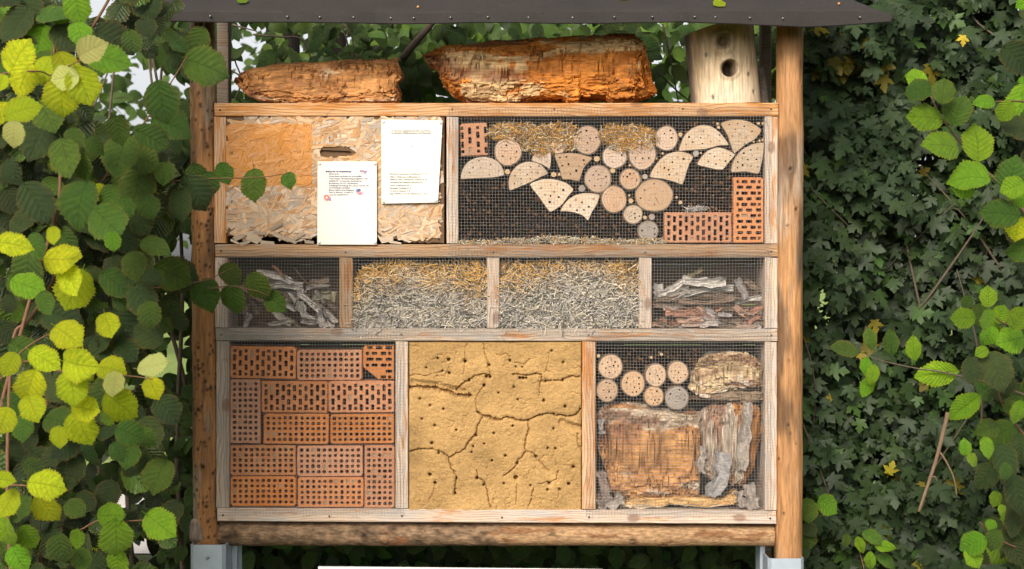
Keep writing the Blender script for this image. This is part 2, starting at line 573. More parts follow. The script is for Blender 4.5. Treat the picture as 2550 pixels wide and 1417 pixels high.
plain('ink_blue', (0.10, 0.10, 0.22), 0.7, 0.1, 90, 0, 0)
plain('ink_grey', (0.13, 0.125, 0.14), 0.7, 0.1, 90, 0, 0)
plain('ink_dark', (0.12, 0.11, 0.20), 0.7, 0.3, 90, 0, 0)
plain('ink_violet', (0.30, 0.24, 0.42), 0.7, 0.3, 200, 0, 0)
plain('ink_red', (0.62, 0.20, 0.17), 0.7, 0.2, 150, 0, 0)
plain('ink_pink', (0.62, 0.25, 0.32), 0.7, 0.2, 150, 0, 0)
plain('ink_cyan', (0.35, 0.62, 0.70), 0.7, 0.2, 150, 0, 0)
plain('twig', (0.17, 0.085, 0.045), 0.7, 0.35, 60)
plain('twig_grey', (0.11, 0.08, 0.058), 0.8, 0.35, 60)
plain('stick_dead', (0.22, 0.145, 0.09), 0.85, 0.35, 50)
plain('screw_rust', (0.10, 0.065, 0.045), 0.6, 0.4, 90, 0.3, 0.1)
plain('berry', (0.60, 0.28, 0.10), 0.5, 0.2, 60)

# roofing felt
b = NB('felt')
v = b.mapv(b.co(), rnd=3)
g = b.noise(v, 330, 3, 0.7); f = b.noise(v, 4, 5, 0.6)
c = b.mix(f, (0.016, 0.0125, 0.011), (0.038, 0.031, 0.028))
c = b.mix(b.math('MULTIPLY', b.ramp(g, [(0.5, 0.0), (0.75, 1.0)]), 0.5), c, (0.085, 0.078, 0.074))
c = b.mix(b.ramp(b.noise(v, 13, 6, 0.7), [(0.66, 0.0), (0.78, 0.8)]), c, (0.15, 0.14, 0.13))
c = b.mix(b.ramp(b.noise(b.mapv(v, loc=(4, 4, 4)), 22, 5, 0.7), [(0.68, 0.0), (0.74, 0.9)]), c, (0.014, 0.012, 0.01))
b.fin(c, 0.72, b.bump(b.math('ADD', g, b.math('MULTIPLY', f, 3)), 0.5, 0.0012))

# oriented strand board flakes: Col pigment, streaks along the flake's U, unfaded square where a sheet hung
b = NB('osb')
uvv = b.n('UVMap').outputs[0]
v = b.co()
st = b.noise(b.mapv(uvv, (3, 55, 1)), 1.0, 4, 0.6)
c = b.attr()
x, y, z = sep(b, v)
rim = b.math('MULTIPLY', b.noise(v, 60, 2), 0.003)
xa = b.math('ADD', x, rim); za = b.math('ADD', z, rim)
mx = b.math('LESS_THAN', xa, -0.0835)
mz = b.math('MULTIPLY', b.math('LESS_THAN', za, 0.206), b.math('GREATER_THAN', za, -0.018))
msk = b.math('MULTIPLY', mx, mz)
fresh = b.mix(0.78, c, (0.62, 0.235, 0.03))
c = b.mix(b.math('MULTIPLY', msk, 0.9), c, fresh)
c = b.mix(b.ramp(st, [(0.30, 0.7), (0.58, 0.0)]), c, b.mix(0.62, c, (0.14, 0.055, 0.018)))
bk = b.noise(b.mapv(v, (1, 1, 1)), 240, 3)
b.fin(c, 0.8, b.bump(b.math('ADD', st, b.math('MULTIPLY', bk, 0.4)), 0.6, 0.0012))

# leaves
def leafmat(name, vein_n=7.0, vein_slope=0.55, trans=0.38, rough=0.48, blotch=0.0, veined=True, spec=0.35, vamt=0.6, yellowing=False):
    b = NB(name)
    uvv = b.n('UVMap').outputs[0]
    u, vv, _ = sep(b, uvv)
    au = b.math('ABSOLUTE', b.math('SUBTRACT', u, 0.5))
    oi = b.n('ObjectInfo').outputs['Random']
    c = b.attr()
    vr = b.mapv(b.co(), rnd=11)
    nz = b.noise(vr, 30, 4)
    hsv = b.n('HueSaturation'); b.set(hsv.inputs['Color'], c)
    b.set(hsv.inputs['Hue'], b.math('MULTIPLY_ADD', b.math('FRACT', b.math('MULTIPLY', oi, 5.7)), 0.035, 0.4825))
    b.set(hsv.inputs['Value'], b.math('MULTIPLY_ADD', oi, 0.55, 0.72))
    c = hsv.outputs[0]
    c = b.mix(b.ramp(nz, [(0.35, 0.35), (0.65, 0.0)]), c, b.mix(0.5, c, (0.01, 0.02, 0.005)))
    h = nz
    if veined:
        mid = b.ramp(au, [(0.0, 1.0), (0.012, 0.7), (0.03, 0.0)])
        lat = b.math('FRACT', b.math('MULTIPLY', b.math('SUBTRACT', vv, b.math('MULTIPLY', au, vein_slope)), vein_n))
        lv = b.ramp(lat, [(0.0, 1.0), (0.05, 0.8), (0.11, 0.0), (0.95, 0.0), (1.0, 1.0)])
        veins = b.math('MAXIMUM', mid, lv)
        c = b.mix(b.math('MULTIPLY', veins, vamt), c, b.mix(0.62, c, (0.02, 0.05, 0.01)))
        pleat = b.math('PINGPONG', b.math('ADD', lat, 0.0), 0.5)
        h = b.math('ADD', b.math('MULTIPLY', pleat, 2.2), b.math('ADD', b.math('MULTIPLY', nz, 0.7), b.math('MULTIPLY', mid, -1.0)))
        fine = b.voro(b.mapv(b.co(), (1, 1, 0.3)), 170, 'DISTANCE_TO_EDGE')
        h = b.math('ADD', h, b.math('MULTIPLY', b.ramp(fine, [(0, 0), (0.25, 1.0)]), 0.35))
    if blotch:
        edge = b.ramp(b.math('ADD', au, b.math('MULTIPLY', b.noise(vr, 22, 3), 0.22)), [(0.50, 0.0), (0.62, 1.0)])
        c = b.mix(b.math('MULTIPLY', edge, blotch), c, (0.42, 0.16, 0.03))
        sp = b.ramp(b.noise(vr, 55, 3, 0.6), [(0.64, 0.0), (0.72, 1.0)])
        c = b.mix(b.math('MULTIPLY', sp, blotch * 0.8), c, (0.40, 0.17, 0.03))
    if yellowing:
        gr = b.ramp(b.noise(vr, 9, 3), [(0.42, 0.0), (0.70, 0.6)])
        c = b.mix(gr, c, (0.36, 0.56, 0.02))
    elif vamt > 0.3:
        gr = b.ramp(b.noise(vr, 7, 3), [(0.40, 0.0), (0.68, 0.45)])
        c = b.mix(gr, c, b.mix(1.0, c, (1.7, 1.45, 0.9), 'MULTIPLY'))
    nrm = b.bump(h, 0.9, 0.0024)
    b.p.inputs['Specular IOR Level'].default_value = spec
    b.fin(c, rough, nrm)
    tr = b.n('BsdfTranslucent'); b.set(tr.inputs['Color'], b.mix(1.0, c, (1.0, 1.0, 0.55), 'MULTIPLY')); b.set(tr.inputs['Normal'], nrm)
    br = b.n('MixShader'); b.set(br.inputs[0], trans); b.t.links.new(b.p.outputs[0], br.inputs[1]); b.t.links.new(tr.outputs[0], br.inputs[2])
    b.t.links.new(br.outputs[0], b.out.inputs['Surface'])
leafmat('leaf_hazel', rough=0.40, spec=0.5, blotch=0.16)
leafmat('leaf_yellow', blotch=0.35, trans=0.5, yellowing=True)
leafmat('leaf_overlit', trans=0.45, rough=0.5, vamt=0.22)  # pale copy of the hazel leaf: overexposure painted into the colour
leafmat('leaf_narrow', blotch=0.2, vein_n=11, vein_slope=0.5, trans=0.3)
leafmat('leaf_maple', veined=False, rough=0.5, trans=0.25, spec=0.3)
leafmat('leaf_far', veined=False, rough=0.6, trans=0.45)

# ground
b = NB('ground_soil')
v = b.co()
f = b.noise(v, 0.35, 5); g = b.noise(v, 9, 6, 0.7)
c = b.mix(b.ramp(g, [(0.3, 0), (0.7, 1)]), (0.045, 0.04, 0.02), (0.07, 0.10, 0.03))
b.fin(c, 0.95, b.bump(g, 0.8, 0.05))
b = NB('meadow_grass')
v = b.co()
g = b.noise(v, 6, 6, 0.7)
c = b.mix(b.ramp(g, [(0.3, 0), (0.7, 1)]), (0.12, 0.20, 0.045), (0.30, 0.36, 0.10))
b.fin(c, 0.95, b.bump(g, 0.8, 0.05))
b = NB('gravel')
v = b.co()
g = b.noise(v, 40, 4, 0.7)
c = b.mix(g, (0.50, 0.46, 0.42), (0.72, 0.67, 0.62))
b.fin(c, 0.95, b.bump(g, 0.8, 0.02))

# ================================================================== the setting
def sheet(name, x0, x1, y0, y1, z, mat, n=1):
    xs, ys = np.linspace(x0, x1, n + 1), np.linspace(y0, y1, n + 1)
    V = [(x, y, z) for y in ys for x in xs]
    F = [(j * (n + 1) + i, j * (n + 1) + i + 1, (j + 1) * (n + 1) + i + 1, (j + 1) * (n + 1) + i) for j in range(n) for i in range(n)]
    o = mobj(name, V, F, mat)
    o['kind'] = 'structure'
    return o
sheet('ground', -700, 700, -60, 1300, 0.0, 'ground_soil')
sheet('meadow', -300, 300, 6.5, 600, 0.004, 'meadow_grass')
sheet('gravel_path', -9.0, 1.5, 3.2, 6.3, 0.008, 'gravel')

# ================================================================== the insect hotel: frame, posts, roof
hotel = thing('insect_hotel', 'large weathered wooden insect hotel on round posts under a dark felt roof', 'insect hotel', (0, 0.1, 0.0))
FD = 0.20                                 # frame depth
def q(x0, x1, y0, y1, sk=0.0):
    return ((x0, y0), (x1, y0 + sk), (x1, y1 + sk), (x0, y1))
board('rail', q(533, 1939, 257, 289.5, -1), 0, FD, 'wood_top', hotel, n=40)
board('rail', q(535, 1938, 608.5, 640, 0), 0.001, FD, 'wood_stained', hotel, n=40)
board('rail', q(536, 1937, 817, 848, 2), 0, FD, 'wood_grey', hotel, n=40)
board('rail', q(540, 1934, 1265.5, 1298, 7), 0.001, FD, 'wood_pale', hotel, n=40)
for (x0, x1, y0, y1, m, dy) in (
        (533, 563, 290.5, 606, 'wood_warm', 0.002), (1112, 1141, 290.5, 607, 'wood_pale', 0.001), (1905, 1937, 289.5, 607.5, 'wood_pale', 0.002),
        (535, 566, 641, 816.5, 'wood_pale', 0.0), (845, 878, 641, 817, 'wood_stained', 0.003), (1213, 1243, 641, 817.5, 'wood_pale', 0.001),
        (1591, 1623, 641, 818, 'wood_pale', 0.002), (1905, 1937, 641, 818, 'wood_pale', 0.001),
        (538, 571, 849, 1265, 'wood_grey', 0.002), (985, 1016, 849.5, 1267, 'wood_pale', 0.0), (1450, 1483, 850, 1269, 'wood_warm', 0.001), (1905, 1935, 850.5, 1271, 'wood_pale', 0.002)):
    board('stile', ((x0, y0), (x1, y0), (x1, y1), (x0, y1)), dy, FD, m, hotel)
# screw heads that hold the boards together
for (px, py) in ((548, 274), (1126, 273), (1920, 272), (550, 625), (861, 628), (1228, 628), (1607, 628), (1921, 626), (551, 833), (1000, 833), (1466, 834), (1921, 835), (555, 1283), (1001, 1285), (1467, 1288), (1918, 1291), (820, 1286), (1250, 1289), (1380, 272), (1700, 271)):
    p = W(px, py, 0)
    V, F, _ = cyl_grid((p.x, 0.003, p.z), (p.x, -0.0012, p.z), 0.0042, 0.0036, 10, 3)
    mobj('screw', V, F, 'screw_rust', hotel, smooth=True)
# rear boards: each plank its own
yy = 262
while yy < 1296:
    V, F = box_vf(W(540, 0, .2).x, W(1932, 0, .2).x, FD + 0.001, FD + 0.02, W(0, min(yy + 98, 1296), .2).z, W(0, yy, .2).z, 0.002)
    mobj('back_board', V, F, 'wood_dark', hotel)
    yy += 99.5

# round posts
def post_disp(seed, dents, base, grey, dark, amp=0.004):
    r_ = np.random.default_rng(seed)
    def f(P, T, A):
        d = amp * fbm(P * (14, 14, 3), 3, seed) + 0.0012 * fbm(P * (70, 70, 9), 3, seed + 3)
        g = sst(fbm(P * (12, 12, 2.6), 4, seed + 9), 0.08, 0.45)
        o = sst(fbm(P * (20, 20, 3.5), 4, seed + 5), 0.05, 0.4)
        col = base * (1 - g[..., None]) + grey * g[..., None]
        col = col * (1 - 0.8 * o[..., None]) + dark * 0.8 * o[..., None]
        fine = 0.82 + 0.3 * fbm(P * (90, 90, 6), 3, seed + 7)
        col = col * fine[..., None]
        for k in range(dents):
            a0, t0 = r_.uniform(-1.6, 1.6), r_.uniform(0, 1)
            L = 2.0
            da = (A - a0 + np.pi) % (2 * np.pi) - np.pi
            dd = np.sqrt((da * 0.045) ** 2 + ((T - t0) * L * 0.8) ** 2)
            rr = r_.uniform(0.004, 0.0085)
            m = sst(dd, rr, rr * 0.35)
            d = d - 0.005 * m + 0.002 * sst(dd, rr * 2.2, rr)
            col = col * (1 - 0.8 * m[..., None])  # colour also darkened inside each dent
        return d, np.clip(col, 0.01, 0.9)
    return f
OB, GY, DK = np.array((0.45, 0.205, 0.07)), np.array((0.36, 0.25, 0.16)), np.array((0.13, 0.07, 0.035))
def round_post(x_top, x_bot, y_bot, r, y, seed, dents, base, grey):
    p0, p1 = W(x_bot, y_bot, y), W(x_top, 40, y)
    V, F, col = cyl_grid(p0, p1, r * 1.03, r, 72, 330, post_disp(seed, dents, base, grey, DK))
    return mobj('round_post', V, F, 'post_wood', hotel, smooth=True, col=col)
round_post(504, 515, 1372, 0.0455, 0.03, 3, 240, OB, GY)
round_post(1967, 1963, 1405, 0.0480, 0.03, 8, 14, np.array((0.52, 0.26, 0.105)), np.array((0.50, 0.36, 0.25)))
# knotty bark collar at the foot of the near post
V, F, col = cyl_grid(W(498, 1352, .02), W(501, 1280, .02), 0.040, 0.036, 40, 30,
    lambda P, T, A: (0.006 * fbm(P * 40, 4, 2) - 0.02 * sst(np.abs(T - 0.45), 0.25, 0.55), np.clip(np.array((0.34, 0.25, 0.19)) * (0.8 + 0.7 * fbm(P * (60, 60, 20), 4, 4))[..., None], 0.03, 0.8)))
mobj('bark_collar', V, F, 'post_wood', hotel, smooth=True, col=col)
# square rear posts
for (x0, x1, yb) in ((540, 569, 1417), (1897, 1921, 1417)):
    y0 = 0.42
    V, F = box_vf(W(x0, 0, y0).x, W(x1, 0, y0).x, y0, y0 + 0.06, 0.02, W(0, 20, y0).z, 0.003)
    mobj('rear_post', V, F, 'wood_old_post', hotel)
# log beam that carries the frame
def beam_disp(P, T, A):
    d = 0.004 * fbm(P * (5, 18, 18), 3, 21)
    bare = sst(T + 0.10 * fbm(P * (9, 22, 22), 4, 31), 0.50, 0.53)
    bark = np.array((0.23, 0.145, 0.085)) * (0.95 + 1.1 * fbm(P * (30, 60, 60), 4, 8))[..., None]
    red = sst(fbm(P * (10, 30, 30), 3, 14), 0.15, 0.4) * sst(T, 0.28, 0.36) * sst(T, 0.5, 0.44)
    bark = bark * (1 - red[..., None]) + np.array((0.33, 0.13, 0.06)) * red[..., None]
    wood = np.array((0.43, 0.26, 0.135)) * (0.95 + 0.25 * fbm(P * (6, 60, 60), 3, 9))[..., None]
    st = sst(fbm(P * (7, 45, 45), 4, 41), 0.18, 0.34)
    wood = wood * (1 - 0.75 * st[..., None]) + np.array((0.20, 0.085, 0.035)) * 0.75 * st[..., None]
    d = d + 0.003 * (1 - bare) + 0.0025 * (1 - bare) * fbm(P * (40, 60, 60), 3, 5)
    for (t0, a0) in ((0.30, 0.35), (0.60, -0.2), (0.745, 0.3), (0.80, 0.75)):
        da = A - (a0 if a0 > 0 else a0 + 2 * np.pi)
        dd = np.sqrt((da * 0.04) ** 2 + ((T - t0) * 2.0) ** 2)
        k = sst(dd, 0.022, 0.004)
        d = d + 0.006 * k - 0.004 * sst(dd, 0.008, 0.002)
        wood = wood * (1 - 0.55 * k[..., None])
        bark = bark * (1 - 0.6 * k[..., None]) + np.array((0.30, 0.17, 0.08)) * 0.6 * k[..., None]
    col = bark * (1 - bare[..., None]) + wood * bare[..., None]
    return d, np.clip(col, 0.01, 0.9)
V, F, col = cyl_grid(W(546, 1326, 0.06), W(1925, 1333, 0.06), 0.0425, 0.0415, 64, 520, beam_disp)
mobj('log_beam', V, F, 'beam_wood', hotel, smooth=True, col=col)

# galvanised shoes: bent U channels with a bolt
def shoe(x0, x1, ytop, y):
    a, c = W(x0, ytop, y), W(x1, ytop, y)
    t, dp = 0.006, 0.11
    z1, z0 = a.z, 0.0
    prof = [(a.x, y + dp), (a.x, y + 0.012), (a.x + 0.012, y), (c.x - 0.012, y), (c.x, y + 0.012), (c.x, y + dp)]
    inn = [(a.x + t, y + dp), (a.x + t, y + 0.014), (a.x + 0.014, y + t), (c.x - 0.014, y + t), (c.x - t, y + 0.014), (c.x - t, y + dp)]
    n = len(prof)
    ring = prof + inn[::-1]
    V = [(p[0], p[1], z1) for p in ring] + [(p[0], p[1], z0) for p in ring]
    m = len(ring)
    F = [(i, (i + 1) % m, m + (i + 1) % m, m + i) for i in range(m)]
    F += [(i, i + 1, m - 2 - i, m - 1 - i) for i in range(n - 1)] + [(m + i, m + i + 1, 2 * m - 2 - i, 2 * m - 1 - i) for i in range(n - 1)]
    o = mobj('post_shoe', V, F, 'galvanised', hotel)
    bx, bz = (a.x + c.x) / 2, z1 - 0.045
    V, F, _ = cyl_grid((bx, y + 0.001, bz), (bx, y - 0.006, bz), 0.0075, 0.005, 14, 4)
    mobj('bolt', V, F, 'nail_metal', o, smooth=True)
shoe(473, 561, 1357, -0.035)
shoe(1913, 2003, 1391, -0.035)
def channel(x0, x1, ytop, y):                      # steel section standing behind each shoe
    a, c = W(x0, ytop, y), W(x1, ytop, y)
    V, F = [], []
    for (u0, u1, v0, v1) in ((a.x, c.x, y, y + 0.006), (a.x, a.x + 0.006, y + 0.0062, y + 0.09), (a.x, c.x, y + 0.0902, y + 0.096)):
        v, f = box_vf(u0, u1, v0, v1, 0.0, a.z)
        F += [tuple(i + len(V) for i in g) for g in f]; V += v
    mobj('steel_channel', V, F, 'galvanised', hotel)
channel(577, 590, 1354, 0.10)
channel(1893, 1905, 1358, 0.10)

# roof: overlapping felt sheets on boards, folded down over the eaves, sloping up to a ridge
EY = -0.16                                         # eaves depth
def eave(px):                                      # bottom edge and bend line of the folded felt, in photo pixels
    xs = [380, 480, 700, 900, 1000, 1200, 1400, 1500, 1700, 1850, 2000, 2080, 2150, 2218]
    bo = [50, 53.5, 54, 57, 59, 55, 58.5, 57, 54, 60, 66, 63, 58, 53]
    be = [26, 25, 27, 28, 30, 28, 28, 26.5, 27, 25, 25, 24, 25, 33]
    return np.interp(px, xs, bo), np.interp(px, xs, be)
def felt_sheet(x0, x1, lift, end_l=0.0, end_r=0.0):
    n = int((x1 - x0) / 14) + 2
    prof = 7
    V, F = [], []
    for i in range(n):
        px = x0 + (x1 - x0) * i / (n - 1)
        bo, be = eave(px)
        p_b, p_m = W(px, bo, EY), W(px, be, EY)
        t_in = 0.0
        if end_r: t_in = -max(0, (px - (x1 - 260)) / 260) * end_r
        if end_l: t_in = max(0, ((x0 + 200) - px) / 200) * end_l
        wv = 0.004 * math.sin(px * 0.013) + 0.002 * math.sin(px * 0.047 + 1)
        drop = 0.0
        if end_r: drop = 0.006 * max(0, (px - (x1 - 40)) / 40) ** 2
        rows = [(p_b.y + wv - 0.002 - lift, p_b.z), (p_m.y + wv - 0.004 - lift, p_m.z - 0.006), (p_m.y + 0.004, p_m.z + lift), (p_m.y + 0.016, p_m.z + 0.009 + lift)]
        sl = math.tan(R(30))
        for dy in (0.14, 0.34, 0.62):
            rows.append((p_m.y + dy, p_m.z + sl * dy + lift + 0.002 * math.sin(px * 0.02 + dy * 9)))
        for r_i, (ry, rz) in enumerate(rows):
            V.append((p_b.x + (t_in * (ry - p_m.y) * 1.0 if r_i > 2 else 0), ry, rz - (drop if r_i > 2 else drop * 0.2)))
    for i in range(n - 1):
        for k in range(len(rows) - 1):
            a = i * prof + k
            F.append((a, a + prof, a + prof + 1, a + 1))
    V = np.array(V)
    nv = len(V)
    inn = V + np.array([0, 0.003, -0.003])
    F2 = [(f[3] + nv, f[2] + nv, f[1] + nv, f[0] + nv) for f in F]
    rim = []
    for i in range(n - 1):
        rim.append((i * prof, (i + 1) * prof, (i + 1) * prof + nv, i * prof + nv))
        a, c = i * prof + prof - 1, (i + 1) * prof + prof - 1
        rim.append((c, a, a + nv, c + nv))
    for k in range(prof - 1):
        rim.append((k + 1, k, k + nv, k + 1 + nv))
        a = (n - 1) * prof + k
        rim.append((a, a + 1, a + 1 + nv, a + nv))
    return np.vstack([V, inn]), F + F2 + rim
roof_base = W(1300, 30, EY)
def roof_part(name, V, F, mat, parent=None):
    return mobj(name, V, F, mat, parent or hotel)
sheets = []
for (x0, x1, lf, el, er) in ((378, 975, 0.0, 0.25, 0), (935, 1712, 0.004, 0, 0), (1684, 2218, 0.001, 0, 0.75)):
    V, F = felt_sheet(x0, x1, lf, el, er)
    sheets.append(mobj('felt_sheet', V, F, 'felt', hotel))
# rear slope and the boarding under the felt
yr = EY + 0.62
zr = W(1300, 27, EY).z + math.tan(R(30)) * 0.62
xl, xr = W(420, 0, EY).x, W(2150, 0, EY).x
for k in range(5):
    t0, t1 = 0.02 + k * 0.12, 0.02 + k * 0.12 + 0.115
    z_at = lambda t: W(1300, 27, EY).z + math.tan(R(30)) * t - 0.012
    V = [(xl + .01, EY + t0, z_at(t0)), (xr - .01, EY + t0, z_at(t0)), (xr - .01, EY + t1, z_at(t1)), (xl + .01, EY + t1, z_at(t1))]
    V += [(x, y + 0.004, z - 0.02) for (x, y, z) in V]
    mobj('roof_board', V, [(0, 1, 2, 3), (7, 6, 5, 4), (0, 4, 5, 1), (1, 5, 6, 2), (2, 6, 7, 3), (3, 7, 4, 0)], 'wood_dark', hotel)
for i, px in enumerate((523, 715, 796, 880, 973, 1030, 1122, 1215, 1316, 1426, 1530, 1625, 1730, 1782, 1868, 1950, 2142)):
    par = sheets[0] if px < 940 else sheets[1] if px < 1690 else sheets[2]
    bo, be = eave(px)
    p = W(px, (bo * 0.55 + be * 0.45) - 1, EY - 0.013)
    V, F, _ = cyl_grid((p.x, p.y + 0.008, p.z), (p.x, p.y, p.z), 0.0042, 0.0028, 10, 3)
    mobj('nail', V, F, 'nail_metal', par, smooth=True)

# ------------------------------------------------------------------ strand board door of the upper left compartment
OC = W(836, 449, 0.004)
slot = [(798 + 74 * t, 373 + 3.2 * t - 0) for t in np.linspace(0, 1, 8)]
so = [W(x, y, .004) for x, y in slot]
slot_poly = [(p.x, p.z) for p in so] + [(so[-1].x + .006, so[-1].z - .006)] + [(p.x, p.z - 0.0135) for p in reversed(so)] + [(so[0].x - .006, so[0].z - .007)]
bot = []
r_ = random.Random(3)
for px in np.arange(1106, 564, -6.0):
    up = 0
    if px < 745: up = 8 + 20 * abs(math.sin(px * 0.045)) * r_.uniform(0.3, 1) + 6 * (px < 640)
    elif 755 < px < 1000: up = r_.uniform(0, 16)
    elif px < 1106: up = r_.uniform(0, 4)
    bot.append((px, 606.5 - up))
outl = [(565, 291.5), (700, 291.5), (900, 291.5), (1107, 291.5)] + bot
ow = [W(x, y, .006) for x, y in outl]
plain('osb_core', (0.13, 0.075, 0.04), 0.9, 0.4, 70)
osb = plate('strand_board', [(p.x, p.z) for p in ow], [(slot_poly, None, 0)], 0.0065, 0.012, ['osb_core', 'osb_core'], hotel, back=False)
osb['label'] = 'weathered strand board panel with an unfaded orange square and a slot'
N = 2300
V, F, COL, UV = [], [], [], []
r_ = random.Random(11)
def flake(cx, cy, L, w, ang, y, col, thick=0.0007, tilt=0.0):
    k = S
    p = W(cx, cy, 0.004)
    ca, sa = math.cos(ang), math.sin(ang)
    b0 = len(V)
    j = [r_.uniform(0.6, 1.0) for _ in range(4)]
    cr = [(-L / 2 * j[0], -w / 2), (L / 2 * j[1], -w / 2 * j[2]), (L / 2 * r_.uniform(.8, 1), w / 2 * j[3]), (-L / 2 * r_.uniform(.75, 1), w / 2)]
    for f in (0, 1):
        for (u, v_) in cr:
            V.append((p.x + u * ca - v_ * sa, y + (thick if f else 0) + tilt * u, p.z + u * sa + v_ * ca))
            COL.append(col)
            UV.append((u * 6 + cx * 0.31, v_ * 6 + cy * 0.17))
    F.append((b0, b0 + 1, b0 + 2, b0 + 3))
    for a in range(4):
        F.append((b0 + a, b0 + (a + 1) % 4, b0 + 4 + (a + 1) % 4, b0 + 4 + a))
pal = [(0.64, 0.43, 0.26), (0.60, 0.37, 0.20), (0.68, 0.50, 0.34), (0.56, 0.30, 0.13), (0.54, 0.43, 0.33), (0.60, 0.34, 0.16), (0.66, 0.47, 0.31), (0.50, 0.41, 0.33)]
for i in range(N):
    big = i < 1300
    L = r_.uniform(0.07, 0.15) if big else r_.uniform(0.02, 0.085)
    w = r_.uniform(0.012, 0.034) if big else r_.uniform(0.003, 0.014)
    ang = r_.gauss(0.35, 0.55) if r_.random() < 0.65 else r_.uniform(-1.6, 1.6)
    ex = (L * abs(math.cos(ang)) + w) / 2 / S
    ez = (L * abs(math.sin(ang)) + w) / 2 / S
    x0, x1, y0, y1 = 564 + ex * .5, 1107 - ex * .93, 291 + ez * .4, 606.5 - ez * .95
    if x0 >= x1 or y0 >= y1: continue
    cx, cy = r_.uniform(x0, x1), r_.uniform(y0, y1)
    if any(791 < cx + t_ * L / S * math.cos(ang) < 881 and 367.5 < cy - t_ * L / S * math.sin(ang) < 390 for t_ in np.linspace(-.55, .55, 9)): continue
    if 780 < cx < 890 and 360 < cy < 396 and w > 0.012: w = r_.uniform(.004, .009)
    if cy + ez > 588 and (cx < 750 or 760 < cx < 1000) and r_.random() < 0.75: continue
    c = np.array(r_.choice(pal)) * r_.uniform(0.62, 1.14)
    low = sst(cy, 440, 600)
    gr = float(low) * r_.uniform(0.0, 0.75)
    c = c * (1 - gr) + np.array((0.58, 0.44, 0.31)) * gr
    flake(cx, cy, L, w, ang, 0.0056 - 0.0046 * i / N, tuple(c), 0.0008, r_.uniform(-0.006, 0.006))
o = mobj('strand', V, F, 'osb', osb, col=COL, uv=UV, origin=OC)
o['kind'] = 'stuff'
# loose frayed strands along the rotten lower edge
for (cx, cy, L, w, a) in ((632, 592, 62, 22, -0.75), (648, 578, 50, 12, 0.15), (700, 588, 72, 13, -0.45), (595, 590, 45, 11, 0.5), (585, 600, 40, 8, -0.2), (665, 603, 58, 9, 0.1), (725, 596, 46, 10, -0.4),
                          (612, 603, 50, 9, 0.25), (690, 562, 60, 11, 0.6), (770, 601, 40, 10, -0.2), (962, 594, 54, 18, 0.2), (985, 602, 50, 8, -0.2), (1010, 596, 46, 9, -0.35), (745, 585, 52, 9, 0.4)):
    V, F, COL, UV = [], [], [], []
    g = r_.uniform(0.55, 1.1)
    flake(cx, cy + 2, L * S * .72, w * S * r_.uniform(.7, 1.2), a + r_.uniform(-.25, .25), 0.0 - r_.uniform(0, 0.003), (0.52 * g, 0.41 * g, 0.30 * g), 0.0012, r_.uniform(-0.04, 0.04))
    mobj('loose_strand', V, F, 'osb', osb, col=COL, uv=UV)
for (px, py) in ((576, 379), (576, 500), (1094, 502), (1091, 593)):
    p = W(px, py, -0.001)
    V, F, _ = cyl_grid((p.x, 0.004, p.z), (p.x, -0.0015, p.z), 0.0042, 0.0036, 10, 3)
    mobj('screw', V, F, 'nail_metal', osb, smooth=True)

# ------------------------------------------------------------------ galvanised wire mesh stapled to the frame
def wire_mesh(x0, x1, y0, y1, y, seed, pitch=7.75, r=0.00048):
    rr = random.Random(seed)
    V, F = [], []
    def wire(pts):
        n = len(pts)
        b0 = len(V)
        for i, p in enumerate(pts):
            dn = Vector(pts[min(i + 1, n - 1)]) - Vector(pts[max(i - 1, 0)])
            hz = abs(dn[0]) > abs(dn[2])
            for (a, c) in ((r, 0), (0, r), (-r, 0), (0, -r)):
                V.append((p[0] + (0 if hz else a), p[1] + c, p[2] + (a if hz else 0)))
        for i in range(n - 1):
            for k in range(4):
                F.append((b0 + i * 4 + k, b0 + i * 4 + (k + 1) % 4, b0 + i * 4 + 4 + (k + 1) % 4, b0 + i * 4 + 4 + k))
    ph = rr.uniform(0, 6)
    bulge = lambda u, v_: (1.1 * math.sin(u * 0.011 + ph) + 0.8 * math.sin(v_ * 0.019 + u * 0.006 + ph * 2), 1.1 * math.sin(v_ * 0.012 + ph) + 0.7 * math.sin(u * 0.013 + ph * 3))
    nx, ny = int((x1 - x0) / pitch), int((y1 - y0) / pitch)
    for i in range(nx + 1):
        u = x0 + i * pitch
        e0, e1 = rr.uniform(-5, 3), rr.uniform(-3, 5)
        pts = []
        for v_ in np.linspace(y0 + e0, y1 + e1, max(4, ny // 3)):
            bx, by = bulge(u, v_)
            p = W(u + bx + rr.uniform(-.2, .2), v_, y)
            pts.append((p.x, y + rr.uniform(-.0006, .0004), p.z))
        wire(pts)
    for j in range(ny + 1):
        v_ = y0 + j * pitch
        e0, e1 = rr.uniform(-5, 3), rr.uniform(-3, 5)
        pts = []
        for u in np.linspace(x0 + e0, x1 + e1, max(4, nx // 3)):
            bx, by = bulge(u, v_)
            p = W(u, v_ + by + rr.uniform(-.2, .2), y - 0.0013)
            pts.append((p.x, y - 0.0013 + rr.uniform(-.0006, .0004), p.z))
        wire(pts)
    o = mobj('wire_mesh', V, F, 'wire', hotel)
    o['kind'] = 'stuff'
wire_mesh(1117, 1922, 267, 640, -0.0035, 1)
wire_mesh(553, 1922, 625, 838, -0.0065, 2)
wire_mesh(562, 1008, 836, 1283, -0.0035, 3)
wire_mesh(1462, 1923, 838, 1286, -0.0035, 4)

